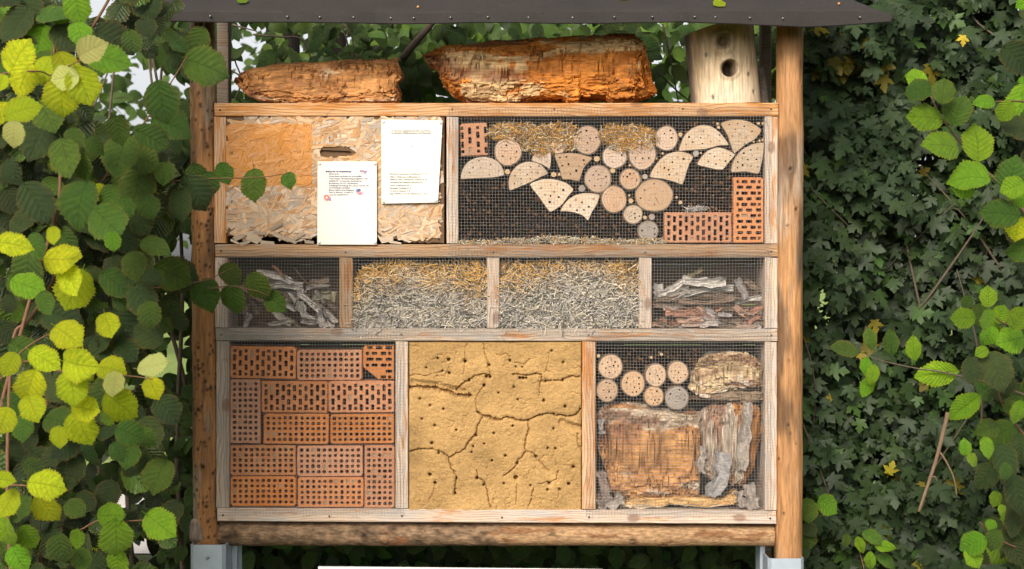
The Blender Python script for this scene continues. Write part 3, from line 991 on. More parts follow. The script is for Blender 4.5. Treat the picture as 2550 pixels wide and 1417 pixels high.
# ------------------------------------------------------------------ clay wall
Z4 = zm(1000, 830, 2.952)
cx0, cx1, cy0, cy1 = 1016.5, 1450, 850, 1270
nx, nz = 330, 320
U, Vv = np.meshgrid(np.linspace(cx0, cx1, nx), np.linspace(cy0, cy1, nz), indexing='xy')
Pn = np.stack([U, np.zeros_like(U), Vv], -1)
wob = np.stack([fbm(Pn / 14, 3, 50), fbm(Pn / 14, 3, 60)], -1) * 4.5 + np.stack([fbm(Pn / 4.5, 2, 51), fbm(Pn / 4.5, 2, 61)], -1) * 1.3
UX, VX = U + wob[..., 0], Vv + wob[..., 1]
H = 0.0085 * fbm(Pn / 85, 4, 70) + 0.0020 * fbm(Pn / 22, 4, 71) + 0.0016 * fbm(Pn / (7, 1, 3.4), 4, 72) + 0.0012 * np.abs(fbm(Pn / (9, 1, 5), 3, 75))
H += -0.0045 * np.clip(np.abs(fbm(Pn / 38, 4, 73)) * -16 + 1, 0, 1) * sst(vn(Pn / 50, 74), -0.1, 0.4)
H += -0.0016 * np.clip(np.abs(fbm(Pn / 17, 3, 76)) * -11 + 1, 0, 1)
def segdist(X, Y, pts):
    best = np.full(X.shape, 1e9)
    side = np.zeros(X.shape)
    for (a, b_) in zip(pts[:-1], pts[1:]):
        dx, dy = b_[0] - a[0], b_[1] - a[1]
        t = np.clip(((X - a[0]) * dx + (Y - a[1]) * dy) / (dx * dx + dy * dy), 0, 1)
        d = np.hypot(X - a[0] - t * dx, Y - a[1] - t * dy)
        best = np.minimum(best, d)
    return best
cracks = [
 ([(55,400),(150,395),(240,405),(310,425),(400,455),(500,460)], 3.4, .022), ([(60,315),(100,300),(180,312),(260,290),(300,275)], 1.0, .005),
 ([(400,420),(440,380),(500,340),(540,310),(640,305)], 2.0, .011), ([(480,65),(470,130),(465,210),(455,300)], 0.9, .005),
 ([(605,70),(610,160),(640,220),(645,300),(655,330)], 1.1, .007), ([(550,590),(548,520),(560,440),(610,380)], 1.1, .006),
 ([(555,585),(600,605),(680,635),(780,625),(870,640),(930,648),(1000,610),(1080,585),(1150,605),(1220,615),(1280,605),(1320,550)], 1.9, .016),
 ([(590,615),(560,680),(545,740),(510,790),(460,850),(400,885),(350,925)], 1.5, .011),
 ([(60,875),(140,855),(220,850),(290,880),(340,910),(350,930),(365,1000),(405,1065),(390,1120),(395,1180)], 1.5, .012),
 ([(930,655),(940,700),(915,760),(908,820),(915,870),(870,930),(840,970),(790,1020),(750,1055)], 1.5, .011),
 ([(920,870),(960,880),(990,920),(1040,970),(1080,1020)], 1.6, .008), ([(820,300),(920,310),(1000,300),(1030,310),(1035,350),(1100,350),(1180,345),(1210,325),(1310,318)], 1.6, .011),
 ([(1005,460),(1010,390),(1030,350)], 1.2, .007), ([(1090,140),(1080,220),(1050,290)], 0.8, .005),
 ([(560,1010),(560,1065),(600,1085),(630,1150),(640,1220),(648,1280)], 1.2, .010), ([(845,1110),(848,1180),(845,1260)], 0.9, .007),
 ([(965,1140),(960,1210),(930,1265)], 1.1, .009), ([(1010,1115),(1080,1100),(1140,1075),(1148,1020)], 1.2, .007),
 ([(245,1110),(240,1160),(210,1230)], 0.8, .005), ([(1290,740),(1300,800),(1325,860)], 1.3, .008), ([(700,160),(760,155),(800,180)], 1.3, .005), ([(840,215),(900,230),(950,190)], 1.3, .005)]
for pts, w, dp in cracks:
    d = segdist(UX, VX, Z4(pts))
    jag_ = 1 + 0.6 * vn(Pn / 3.0, 77)
    H -= dp * 1.2 * sst(d, w * 1.5 * jag_, w * 0.4) + dp * 0.14 * sst(d, w * 5.0, w)
d = segdist(U, Vv, Z4([(80, 365), (250, 385), (450, 430)])); H -= 0.010 * sst(d, 13, 2)
d = segdist(U, Vv, Z4([(1180, 655), (1250, 690), (1320, 700)])); H -= 0.012 * sst(d, 13, 3)
for (hx, hy, hr) in Z4([(265,187,7),(180,254,7),(345,195,14),(467,208,13),(350,293,13),(300,275,6),(645,235,11),(798,203,10),(840,250,6),(888,248,6),(1105,130,8),(1190,214,8),(605,385,12),(827,397,8),(710,440,7),
    (853,490,7),(133,483,8),(210,530,7),(308,557,8),(150,630,7),(245,680,9),(400,713,9),(220,810,12),(548,755,11),(680,737,9),(818,685,8),(608,815,7),(527,833,8),(515,877,7),(763,903,10),(665,938,8),(850,962,10),
    (985,912,11),(1045,495,12),(1203,540,11),(1118,704,8),(1073,850,7),(1130,850,8),(208,1042,15),(245,1102,14),(403,1068,7),(393,1180,10),(555,1068,12),(603,1118,8),(753,1107,8),(840,1065,18),(948,1122,8),
    (1075,1153,9),(1165,1153,9),(1228,1110,14),(1085,1105,13),(1265,985,13),(625,322,12),(650,322,12),(870,330,12),(895,330,12),(915,330,9),(497,348,10),(270,883,9),(1062,350,8),(1185,348,8)]):
    d = np.hypot(U - hx + wob[..., 0] * 0.2, Vv - hy + wob[..., 1] * 0.2)
    H -= 0.030 * sst(d, hr * 1.0 + 0.2, hr * 0.5) + 0.003 * sst(d, hr * 2.4, hr)
ed = np.minimum(np.minimum(U - cx0, cx1 - U), Vv - cy0)
H -= 0.012 * sst(ed, 4, 0)
Yc = 0.006 - H
kk = (D + Yc) / D * S
V = np.stack([(U - 1275) * K(), Yc, ZC - (Vv - 708.5) * K()], -1).reshape(-1, 3)
i, j = np.meshgrid(np.arange(nz - 1), np.arange(nx - 1), indexing='ij')
F = np.stack([i * nx + j, i * nx + j + 1, (i + 1) * nx + j + 1, (i + 1) * nx + j], -1).reshape(-1, 4)
tone = (0.97 + 0.34 * fbm(Pn / 60, 4, 80) + 0.20 * fbm(Pn / 4, 3, 81))[..., None]
col = (np.array((0.405, 0.245, 0.098)) * tone)
top_dark = sst(Vv, 905, 850)[..., None] * 0.35  # clay darker towards its top edge
col = col * (1 - top_dark) + np.array((0.30, 0.18, 0.065)) * top_dark
clay = mobj('clay_wall', V, F, 'clay', None, smooth=True, col=col.reshape(-1, 3))
tag(clay, 'ochre clay infill cracked into slabs and pitted with nesting holes', 'clay wall')
V, F = [], []
r_ = random.Random(5)
ST = []
for k in range(150):
    px, py = r_.uniform(1025, 1442), r_.uniform(858, 1262)
    a, L = r_.uniform(0, 3.14), r_.uniform(0.004, 0.016)
    p = W(px, py, 0)
    iy, ix = int((py - cy0) / (cy1 - cy0) * (nz - 1)), int((px - cx0) / (cx1 - cx0) * (nx - 1))
    y = Yc[iy, ix] - 0.0006
    ST.append(([(p.x - L / 2 * math.cos(a), y, p.z - L / 2 * math.sin(a)), (p.x + L / 2 * math.cos(a), y, p.z + L / 2 * math.sin(a))], 0.0006, 0.0005, 4, 1))
plain('chaff', (0.66, 0.50, 0.26), 0.7, 0.2, 200)
tubes('straw_bit', ST, 'chaff', clay, 'stuff')

# ================================================================== perforated bricks
def rrect(cx, cz, w, h, ang=0.0, rr=0.3, jit=0.06):
    r0 = min(w, h) * rr
    P = []
    for (sx, sz, a0) in ((1, 1, 0), (-1, 1, 90), (-1, -1, 180), (1, -1, 270)):
        for da in (0, 45, 90):
            a = R(a0 + da)
            P.append((sx * (w / 2 - r0) + r0 * math.cos(a), sz * (h / 2 - r0) + r0 * math.sin(a)))
    j = random.uniform(-jit, jit)
    P = [(x * (1 + random.uniform(-jit, jit)), z * (1 + random.uniform(-jit, jit))) for x, z in P]
    ca, sa = math.cos(ang), math.sin(ang)
    return [(cx + x * ca - z * sa, cz + x * sa + z * ca) for x, z in P]

def brick(x0, x1, y0, y1, kind, label, rot=0.0, vertical=False, y=0.012, cut=None, cols=11, rows=5):
    """perforated face towards the viewer; kind 'grid' = 5 x 11 round-square holes, 'slots' = staggered slots"""
    a, c = W(x0, y0, y), W(x1, y1, y)
    cx, cz = (a.x + c.x) / 2, (a.z + c.z) / 2
    w, h = c.x - a.x, a.z - c.z
    Lg, Sh = (h, w) if vertical else (w, h)                   # long and short side
    ang = R(rot) + (R(90) if vertical else 0)
    T = lambda u, v: (cx + u * math.cos(ang) - v * math.sin(ang), cz + u * math.sin(ang) + v * math.cos(ang))
    out = []
    per = 0.0105
    chipc = [random.choice((0, 0, 0.003, 0.006)) for _ in range(4)]
    for ci, (u0, v0, u1, v1) in enumerate(((-1, -1, 1, -1), (1, -1, 1, 1), (1, 1, -1, 1), (-1, 1, -1, -1))):
        p0, p1 = np.array((u0 * Lg / 2, v0 * Sh / 2)), np.array((u1 * Lg / 2, v1 * Sh / 2))
        d = p1 - p0
        n = max(4, int(np.linalg.norm(d) / per) * 2)
        nn = np.array((d[1], -d[0])) / np.linalg.norm(d)
        for i in range(n):
            off = (-0.0016 if i % 2 else 0.0) + random.uniform(-0.0007, 0.0005)
            if i == 0: off = -0.001 - chipc[ci]
            elif i == 1 or i == n - 1: off -= chipc[ci if i == 1 else (ci + 1) % 4] * .45
            p = p0 + d * i / n + nn * off
            if cut and (p[0] - cut[0]) * cut[2] > 0 and (p[1] - cut[1]) * cut[3] > 0:
                continue
            out.append(T(*p))
    holes = []
    if kind == 'grid':
        for i in range(cols):
            for j in range(rows):
                u = (i - (cols - 1) / 2) * (Lg * 0.86 / (cols - 1)); v = (j - (rows - 1) / 2) * (Sh * 0.70 / (rows - 1))
                if cut and (u - cut[0]) * cut[2] > -0.008 and (v - cut[1]) * cut[3] > -0.008: continue
                hx, hz = T(u + random.uniform(-.0006, .0006), v + random.uniform(-.0006, .0006))
                s = random.uniform(0.0108, 0.0132)
                holes.append((rrect(hx, hz, s, s * random.uniform(0.85, 1.15), ang, 0.36), *((None, 2) if random.random() > .05 else (0.004, 3))))
    else:
        for i in range(cols):
            u = (i - (cols - 1) / 2) * (Lg * 0.86 / (cols - 1))
            lay = [(-0.33, .20), (-0.02, .20), (0.27, .20), (0.0, 0)] if i % 2 else [(-0.36, .10), (-0.155, .20), (0.13, .20), (0.35, .10)]
            for (v, ln) in lay:
                if ln == 0: continue
                if cut and (u - cut[0]) * cut[2] > -0.008 and (v * Sh - cut[1]) * cut[3] > -0.012: continue
                hx, hz = T(u + random.uniform(-.0005, .0005), v * Sh)
                holes.append((rrect(hx, hz, random.uniform(0.0108, 0.0128), Sh * ln * random.uniform(0.85, 1.08), ang, 0.25), *((None, 2) if random.random() > .04 else (0.004, 3))))
    o = plate('perforated_brick', out, holes, y, 0.105, ['terracotta', 'terracotta', 'hole_shade', 'mud_plug'], None)
    return tag(o, label, 'brick', 'perforated bricks in the hotel')
Zb = zm(530, 830, 2.952)
def bz(x0, y0, x1, y1, *a, **k):
    (p, q_), = Zb([(x0, y0)]); (r0, s0), = Zb([(x1, y1)])
    return brick(p, r0, q_, s0, *a, **k)
bz(126, 95, 612, 334, 'slots', 'slotted orange brick at the upper end of the stack, beside the outer grey stile', rot=-0.8)
bz(617, 120, 1097, 347, 'grid', 'square-holed brick in the top course between two slotted bricks', y=0.02)
bz(1103, 88, 1333, 338, 'slots', 'short slotted brick with a broken lower corner, top of the stack', vertical=True, cols=6, cut=(-0.02, 0.0, -1, 1), y=0.010)
bz(126, 338, 351, 810, 'grid', 'square-holed brick standing upright against the outer grey stile', vertical=True)
bz(356, 350, 845, 585, 'slots', 'slotted brick lying beside the upright brick in the second course', y=0.010, rot=-0.4)
bz(849, 348, 1334, 584, 'slots', 'slotted brick in the second course against the stile next to the clay', y=0.013, rot=0.4)
bz(373, 589, 853, 815, 'grid', 'square-holed brick under the slotted one, beside the upright brick', rot=-0.3)
bz(861, 592, 1334, 813, 'grid', 'square-holed brick of the third course against the stile next to the clay', rot=0.3, y=0.015)
bz(126, 822, 611, 1045, 'grid', 'square-holed brick under the upright brick beside the outer grey stile')
bz(619, 825, 1104, 1052, 'grid', 'square-holed brick of the fourth course beside the lower upright brick', rot=0.2, y=0.015)
bz(1113, 822, 1338, 1284, 'grid', 'square-holed brick standing upright at the foot of the stile next to the clay', vertical=True, y=0.014)
bz(128, 1050, 613, 1272, 'grid', 'square-holed brick on the bottom rail beside the outer grey stile')
bz(623, 1056, 1109, 1280, 'grid', 'square-holed brick on the bottom rail beside the lower upright brick', y=0.013)
brick(1146, 1215, 306, 388, 'slots', 'small slotted brick piece leaning in the corner beside the straw', rot=2.5, cols=4, y=0.012, vertical=False)
brick(1654, 1822, 528, 605, 'slots', 'slotted brick lying on the shelf under the dark reeds', y=0.012)
brick(1826, 1902, 441, 605, 'slots', 'slotted brick standing upright under the wedge of drilled log', y=0.008, vertical=True)

# ================================================================== drilled log rounds and wedges
def smooth_poly(P, n=3, closed=True):
    out = []
    m = len(P)
    for i in range(m):
        a, b_, c, d = [np.array(P[(i + k) % m][:2], float) for k in (-1, 0, 1, 2)]
        for k in range(n):
            t = k / n
            # blend of straight and Catmull-Rom keeps corners fairly tight
            cr = 0.5 * (2 * b_ + (c - a) * t + (2 * a - 5 * b_ + 4 * c - d) * t * t + (3 * b_ - a - 3 * c + d) * t ** 3)
            out.append(tuple(0.6 * cr + 0.4 * (b_ + (c - b_) * t)))
    return out

def wood_piece(name, pts, holes, y, depth, face, label, cat, group, origin_px=None, bark='log_bark', cracks=None):
    ow = [W(p[0], p[1], y) for p in pts]
    hs_ = []
    for (hx, hy, hr, plug) in holes:
        p = W(hx, hy, y)
        hs_.append((circ(p.x, p.z, hr * K(y), 9, j=0.05), 0.0025 if plug else min(0.05, depth - 0.004), 2 if plug else 3))
    if cracks:
        for (ax_, ay_, bx_, by_, wd_) in cracks:
            a_, b_ = W(ax_, ay_, y), W(bx_, by_, y)
            dv = Vector((b_.x - a_.x, b_.z - a_.z)); nv_ = Vector((-dv.y, dv.x)).normalized() * wd_ * K(y) * .5
            m_ = Vector((a_.x, a_.z)).lerp(Vector((b_.x, b_.z)), .45) + nv_ * random.uniform(-1.2, 1.2)
            hs_.append(([(a_.x + nv_.x, a_.z + nv_.y), (a_.x - nv_.x, a_.z - nv_.y), (m_.x - nv_.x * .7, m_.y - nv_.y * .7), (b_.x, b_.z), (m_.x + nv_.x * .7, m_.y + nv_.y * .7)], 0.02, 3))
    og = None
    if origin_px:
        g = W(origin_px[0], origin_px[1], y); og = (g.x, y, g.z)
    o = plate(name, [(p.x, p.z) for p in ow], hs_, y, depth, [face, bark, 'mud_plug', 'hole_shade'], None, origin=og, chamfer=0.002)
    return tag(o, label, cat, group)

def segd(px, py, s_):
    ax_, ay_, bx_, by_ = s_[:4]
    dx, dy = bx_ - ax_, by_ - ay_
    t = max(0, min(1, ((px - ax_) * dx + (py - ay_) * dy) / (dx * dx + dy * dy)))
    return math.hypot(px - ax_ - t * dx, py - ay_ - t * dy)

def rnd_round(cx, cy, rx, ry, face, label, nh, seed, y, hole=2.1, plugs=0.25, rim=True, pattern=None):
    r_ = random.Random(seed)
    n = 34
    ph = r_.uniform(0, 6)
    pts = [(cx + rx * math.cos(a) * (1 + 0.018 * math.sin(2 * a + ph) + 0.012 * math.sin(5 * a + 2 * ph)), cy + ry * math.sin(a) * (1 + 0.018 * math.cos(3 * a + ph))) for a in [2 * math.pi * i / n for i in range(n)]]
    hl, tries = [], 0
    while len(hl) < nh and tries < 500:
        tries += 1
        a, rr = r_.uniform(0, 6.28), math.sqrt(r_.random()) * 0.74
        hx, hy = cx + rx * rr * math.cos(a), cy + ry * rr * math.sin(a)
        hr = hole * r_.uniform(0.6, 1.25)
        if all(math.hypot(hx - h[0], hy - h[1]) > max(6.5, rx * 0.33) for h in hl):
            hl.append((hx, hy, hr, r_.random() < plugs))
    ck = []
    for _ in range(30):
        a0 = r_.uniform(0, 6.28)
        f0, f1 = r_.uniform(0, .15), r_.uniform(.55, .9)
        sg = (cx + rx * f0 * math.cos(a0), cy + ry * f0 * math.sin(a0), cx + rx * f1 * math.cos(a0 + .1), cy + ry * f1 * math.sin(a0 + .1))
        if all(segd(h[0], h[1], sg) > h[2] + 1.5 for h in hl):
            ck = [sg + (r_.uniform(.5, 1.3),)]; break
    o = wood_piece('log_round', pts, hl, y, 0.11, face, label, 'log round', 'drilled log rounds', (cx + r_.uniform(-4, 4), cy + r_.uniform(-4, 4)), cracks=ck if r_.random() < .75 else None)
    # bark ring, a part of its own
    if rim:
        V, F = [], []
        m = 40
        k = K(y)
        th = 1.3 / min(rx, ry)
        for i in range(m):
            a = 2 * math.pi * i / m
            for f, yy in ((1.0 + 0.002, y + 0.001), (1.0 + th * r_.uniform(0.7, 1.4), y + 0.0005), (1.0 + th * r_.uniform(0.8, 1.6), y + 0.10)):
                p = W(cx + rx * f * math.cos(a) * (1 + 0.018 * math.sin(2 * a + ph) + 0.012 * math.sin(5 * a + 2 * ph)), cy + ry * f * math.sin(a) * (1 + 0.018 * math.cos(3 * a + ph)), y)
                V.append((p.x, yy, p.z))
        F = []
        for i in range(m):
            j = (i + 1) % m
            F += [(i * 3, i * 3 + 1, j * 3 + 1, j * 3), (i * 3 + 1, i * 3 + 2, j * 3 + 2, j * 3 + 1)]
        mobj('bark', V, F, 'log_bark', o)
    return o
ZA = zm(1100, 240, 3.728)
ZB = zm(1500, 240, 3.729)
ZC5 = zm(1440, 830, 2.952)
def rounds(Z, lst, y):
    for i, (cx, cy, rx, ry, face, nh, label) in enumerate(lst):
        (x, y_, a, b_), = Z([(cx, cy, rx, ry)])
        rnd_round(x, y_, a, b_, face, label, nh, int(cx * 7 + cy), y + 0.004 * math.sin(i * 2.4))
rounds(ZA, [
    (615, 515, 125, 128, 'end_pine', 7, 'ringed log round beside the straw, above the half disc of log'),
    (1083, 460, 72, 74, 'end_tan', 6, 'smallest tan log round at the edge of the upper straw'),
    (1350, 405, 125, 132, 'end_pine', 9, 'pink ringed log round between the two clumps of straw'),
    (1605, 560, 112, 108, 'end_pine', 6, 'log round whose upper edge is hidden by hanging straw'),
    (1450, 765, 122, 128, 'end_pine', 13, 'log round with many fine holes beside the trapezoid of log'),
    (1600, 955, 116, 124, 'end_pine', 7, 'log round beside the curved wedge, touching the large oval round')], 0.012)
rounds(ZB, [
    (370, 535, 125, 145, 'end_pine', 8, 'tall oval log round half in shade under the straw'),
    (595, 390, 108, 114, 'end_pine', 7, 'reddish log round between the straw and the large half disc'),
    (258, 768, 97, 97, 'end_pine', 7, 'log round between the many-holed round and the lopsided wedge'),
    (480, 920, 178, 150, 'end_tan', 9, 'largest log round, oval with a knot, above the lying brick'),
    (285, 1095, 88, 88, 'end_pale', 8, 'small pale log round under the large oval round'),
    (425, 1250, 96, 94, 'end_grey', 6, 'grey weathered log round on the shelf beside the lying brick')], 0.010)
rounds(ZC5, [
    (237, 245, 88, 90, 'end_tan', 13, 'tan log round under the stick end at the warm stile'),
    (402, 370, 86, 93, 'end_tan', 12, 'tan log round in the middle of the lower cluster of rounds'),
    (570, 308, 76, 84, 'end_tan', 12, 'tan log round with mud plugs among the lower rounds'),
    (733, 288, 76, 83, 'end_tan', 10, 'tan log round nearest the pale rotten block'),
    (213, 420, 77, 83, 'end_tan', 11, 'tan log round resting on the corner of the big rotten block'),
    (556, 462, 73, 73, 'end_tan', 11, 'small tan log round between the middle round and the split grey one'),
    (725, 475, 88, 86, 'end_grey', 9, 'split grey-rimmed log round beside the dark bark slab')], 0.014)

def wedge(Z, pts, apex, holes, face, label, y, big=2.3):
    P = smooth_poly(Z(pts))
    (ax_, ay_), = Z([apex])
    hl = [(h[0], h[1], (h[2] if len(h) > 2 else big), len(h) > 3) for h in [tuple(list(Z([hh[:2]])[0]) + list(hh[2:])) for hh in holes]]
    return wood_piece('log_wedge', P, hl, y, 0.12, face, label, 'log wedge', 'drilled log wedges', (ax_, ay_))
wedge(ZA, [(180,770),(178,720),(200,660),(250,600),(320,568),(400,560),(470,575),(530,610),(575,680),(577,735),(480,755),(380,760),(280,765)], (380, 800),
      [(345,597,1.8),(455,632,1.8),(290,663,1.8),(363,663,1.5),(257,710,1.8),(530,692,1.8),(440,727,1.6),(283,620,1.2)], 'end_pale', 'half disc of pale log lying over the dark reeds, below the small brick', 0.008)
wedge(ZA, [(632,875),(618,790),(640,710),(700,640),(780,605),(860,608),(930,640),(990,715),(930,745),(825,800),(740,835)], (830, 800),
      [(727,688,1.6),(825,657,1.8),(905,647,1.8),(682,737,1.8),(795,725,1.6),(835,703,3,1),(888,712,1.8),(737,765,1.8),(825,767,1.8),(677,810,1.8),(740,812,1.5)], 'end_pale', 'cracked pale log wedge touching the half disc, over the dark reeds', 0.010)
wedge(ZA, [(815,815),(930,768),(1010,765),(1100,780),(1170,810),(1225,865),(1175,930),(1120,1005),(1060,1050),(1005,1075),(960,1020),(900,935)], (1005, 1080),
      [(922,853,3.6,1),(1007,822,1.4),(1073,815,1.6),(1128,870,3.2),(1043,888,3.4,1),(960,915,3.2,1),(1010,925,2.4),(1087,935,2.8),(1003,982,3.2),(1040,985,1.4)], 'end_pale', 'pale log wedge with its point down among the dark reeds', 0.007)
wedge(ZA, [(1100,1070),(1125,1010),(1180,950),(1250,910),(1330,895),(1420,900),(1470,920),(1440,1010),(1400,1070),(1360,1155),(1310,1110),(1230,1080),(1150,1070)], (1370, 1160),
      [(1245,963,3.4,1),(1303,985,2.4),(1410,955,3.2,1),(1195,1017,3.4,1),(1365,1025,3),(1257,1058,2.8),(1320,1055,2.4)], 'end_pale', 'curved pale log wedge with a ragged lower edge beside the drilled rounds', 0.012)
wedge(ZA, [(1045,545),(1110,530),(1200,522),(1290,535),(1400,572),(1330,650),(1300,720),(1278,788),(1190,775),(1120,770),(1095,680)], (1200, 900),
      [(1097,568,2.6),(1157,562,2.8),(1245,570,3.2,1),(1318,592,2.8),(1118,642,2.2),(1178,630,2.8),(1323,630,1.8),(1273,648,1.8),(1248,690,3.2),(1148,715,2.8,1),(1195,722,1.8)], 'end_tan', 'trapezoid of drilled log, wide side up, under the smallest round', 0.009)
wedge(ZA, [(830,590),(890,480),(960,410),(1005,455),(1018,560),(1005,675),(950,645),(880,615)], (850, 640),
      [(963,470,1.8),(910,560,2.2),(965,540,1.8),(972,608,2.6,1)], 'end_tan', 'log wedge half buried in the upper straw', 0.016)
wedge(ZB, [(440,750),(470,670),(530,590),(600,535),(690,510),(780,520),(848,560),(810,630),(780,720),(745,820),(650,790),(540,765)], (750, 830),
      [(575,613,2.8,1),(650,612,2.4),(755,582,3),(700,565,3,1),(807,582,1.4),(577,663,2.4),(538,655,1.4),(615,682,2.4),(728,650,3,1),(513,705,2.8,1),(622,727,2.6),(690,722,3.4,1),(657,668,1.3),(708,775,1.6),(648,570,1.2)], 'end_pale', 'lopsided log wedge with many mud plugs above the large oval round', 0.008)
wedge(ZB, [(712,510),(730,430),(770,350),(840,290),(930,262),(1020,280),(1100,340),(1160,420),(1172,455),(1080,460),(960,492),(830,500)], (950, 520),
      [(940,322,1.6),(805,377,2.8),(913,384,2),(985,367,1.3),(1088,358,2.4),(840,425,2.2),(928,440,2),(1090,410,1.4),(780,450,1.4),(1003,422,1.2)], 'end_pale', 'large half disc of pale log under the top rail', 0.010)
wedge(ZB, [(1098,255),(1160,225),(1260,212),(1370,235),(1480,310),(1420,400),(1330,450),(1230,530),(1200,480),(1160,360)], (1240, 540),
      [(1177,262,1.8),(1257,253,1.6),(1318,278,2.4),(1235,305,1.8),(1390,325,2.2),(1278,355,3,1),(1335,382,3.4,1),(1205,368,1.8),(1267,423,2,1),(1320,442,2)], 'end_pale', 'fan of pale log pointing down beside the topmost stick ends', 0.013)
wedge(ZB, [(880,635),(920,560),(980,500),(1070,472),(1150,490),(1235,540),(1180,610),(1115,685),(1010,670)], (1090, 720),
      [(997,533,1.8),(1043,557,1.6),(1120,527,1.3),(1190,550,1.6),(985,605,1.8),(1090,587,1.3),(1143,602,2.2),(1055,630,2)], 'end_pale', 'leaf shaped log wedge over the reeds beside the upright brick', 0.009)
wedge(ZB, [(1200,705),(1202,640),(1230,570),(1300,490),(1400,440),(1503,430),(1492,560),(1475,650),(1448,722),(1330,700)], (1440, 740),
      [(1378,495,2.2),(1438,483,1.6),(1313,528,2.6),(1393,548,1.4),(1297,575,1.8),(1352,587,2.4),(1432,585,2.4),(1257,608,2.2),(1302,638,2.8),(1343,638,1.6),(1380,648,2),(1255,663,1.8),(1440,655,1.8)], 'end_pale', 'drilled log wedge standing on the upright slotted brick', 0.007)

# thin stick ends between the rounds
SG = 'stick ends between the rounds'
def stick(Z, x, y_, r, grey=False):
    (a, b_, c), = Z([(x, y_, r)])
    rr = random.Random(int(x * 3 + y_))
    y = 0.012 + rr.uniform(0, 0.01)
    p = W(a, b_, y)
    pts = circ(p.x, p.z, c * K(y), 12, j=0.06)
    o = plate('stick', pts, [], y, 0.12, ['end_grey' if grey else 'stick_end', 'log_bark'], None, chamfer=0.0008)
    tag(o, 'thin grey stick end wedged between drilled log rounds' if grey else 'thin yellowish stick end wedged between pieces of drilled log', 'stick', 'grey stick ends' if grey else SG)
    return o
for Z_, lb, lst in (
        (ZB, 'thin yellowish stick end tucked under the top rail by the fan of log', ((1070,255,14),(1080,288,15),(1450,250,15),(1490,252,13))),
        (ZB, 'thin yellowish stick end between the fan and the wedge on the upright brick', ((1405,420,13),(1460,412,13),(1488,404,12))),
        (ZB, 'yellowish stick end beside the large oval round', ((265,970,24),(250,920,12),(690,938,13),(725,985,19),(98,695,26))),
        (ZB, 'yellowish stick end beside the small pale round low on the shelf', ((395,1125,19),)),
        (ZB, 'tiny stick end between the leaf shaped wedge and the large half disc', ((915,525,11),)),
        (ZB, 'thin stick end beside the tall oval round under the straw', ((560,530,13),(503,575,12),(255,640,12))),
        (ZB, 'brown stick end between the reddish round and the large half disc', ((725,355,22),)),
        (ZA, 'yellowish stick end between the half disc and the cracked wedge', ((610,700,26),)),
        (ZA, 'yellowish stick end below the trapezoid of drilled log', ((1040,725,26),(1092,725,15))),
        (ZA, 'yellowish stick end between the trapezoid and the straw-hidden round', ((1440,580,28),(1588,690,24))),
        (ZC5, 'thin stick end above the lower cluster of tan rounds', ((150,165,14),(537,178,12),(612,155,13)))):
    for (x, y_, r) in lst:
        o = stick(Z_, x, y_, r)
        o['label'] = lb
        o['group'] = lb.replace('stick end', 'stick ends')
for Z_, lb, lst in (
        (ZA, 'grey stick end below the trapezoid, touching the many-holed round', ((1300,855,32),)), (ZA, 'grey stick end right against the many-holed round', ((1560,780,22),)),
        (ZB, 'grey stick end between the two wedges above the reeds', ((870,530,30),)), (ZB, 'grey stick end beside the grey weathered round', ((460,1120,30),)), (ZB, 'grey stick end next to the lopsided wedge', ((395,745,26),))):
    for (x, y_, r) in lst:
        o = stick(Z_, x, y_, r, True)
        o['label'] = lb

# ================================================================== reeds, straw
def reed_bundle(name, label, areas, y0, y1, seed, pitch=6.3, rad=2.9, bright=1.0):
    r_ = np.random.default_rng(seed)
    pts = []
    for (x0, x1, ya, yb) in areas:
        row = 0
        yv = ya
        while yv < yb:
            xs = np.arange(x0 + (pitch / 2 if row % 2 else 0), x1, pitch)
            for x in xs: pts.append((x + r_.uniform(-1.1, 1.1), yv + r_.uniform(-1.1, 1.1)))
            yv += pitch * 0.87; row += 1
    n = len(pts)
    sides = 7
    V = np.zeros((n, 4, sides, 3)); COL = np.zeros((n, 4, sides, 3))
    a = np.arange(sides) * 2 * np.pi / sides
    for k, (px, py) in enumerate(pts):
        y = r_.uniform(y0, y1)
        p = W(px, py, y)
        r = rad * K(y) * r_.uniform(0.75, 1.15)
        inn = r * r_.uniform(0.55, 0.78)
        for q_, (rr, yy) in enumerate(((r, y + 0.05), (r, y), (inn, y), (inn * .9, y + 0.035))):
            V[k, q_, :, 0] = p.x + rr * np.cos(a); V[k, q_, :, 1] = yy; V[k, q_, :, 2] = p.z + rr * np.sin(a)
        t = r_.random()
        c = np.array((0.075, 0.033, 0.012)) * r_.uniform(0.15, 1.4) * bright if t < 0.88 else np.array((0.32, 0.15, 0.055)) * bright
        COL[k] = c
        COL[k, 3] = c * 0.15  # bore ends darkened to paint the shade inside the stalks
    i, q_, s_ = np.meshgrid(np.arange(n), np.arange(3), np.arange(sides), indexing='ij')
    F = np.stack([i * 4 * sides + q_ * sides + s_, i * 4 * sides + q_ * sides + (s_ + 1) % sides, i * 4 * sides + (q_ + 1) * sides + (s_ + 1) % sides, i * 4 * sides + (q_ + 1) * sides + s_], -1).reshape(-1, 4)
    o = mobj(name, V.reshape(-1, 3), F, 'reed', None, col=COL.reshape(-1, 3))
    tag(o, label, 'reeds', kind='stuff')
reed_bundle('reed_stalks', 'dark brown hollow reed stalks packed end-on around the drilled log pieces', [(1145, 1652, 440, 604), (1500, 1652, 360, 440), (1655, 1824, 405, 527), (1640, 1902, 305, 405), (1145, 1300, 390, 440), (1824, 1900, 405, 438), (1400, 1500, 380, 440)], 0.022, 0.060, 3)
reed_bundle('twig_bundle', 'dark twig ends packed above the lower cluster of drilled rounds', [(1488, 1745, 872, 1000)], 0.04, 0.07, 4, 6.6, 3.0, 0.7)

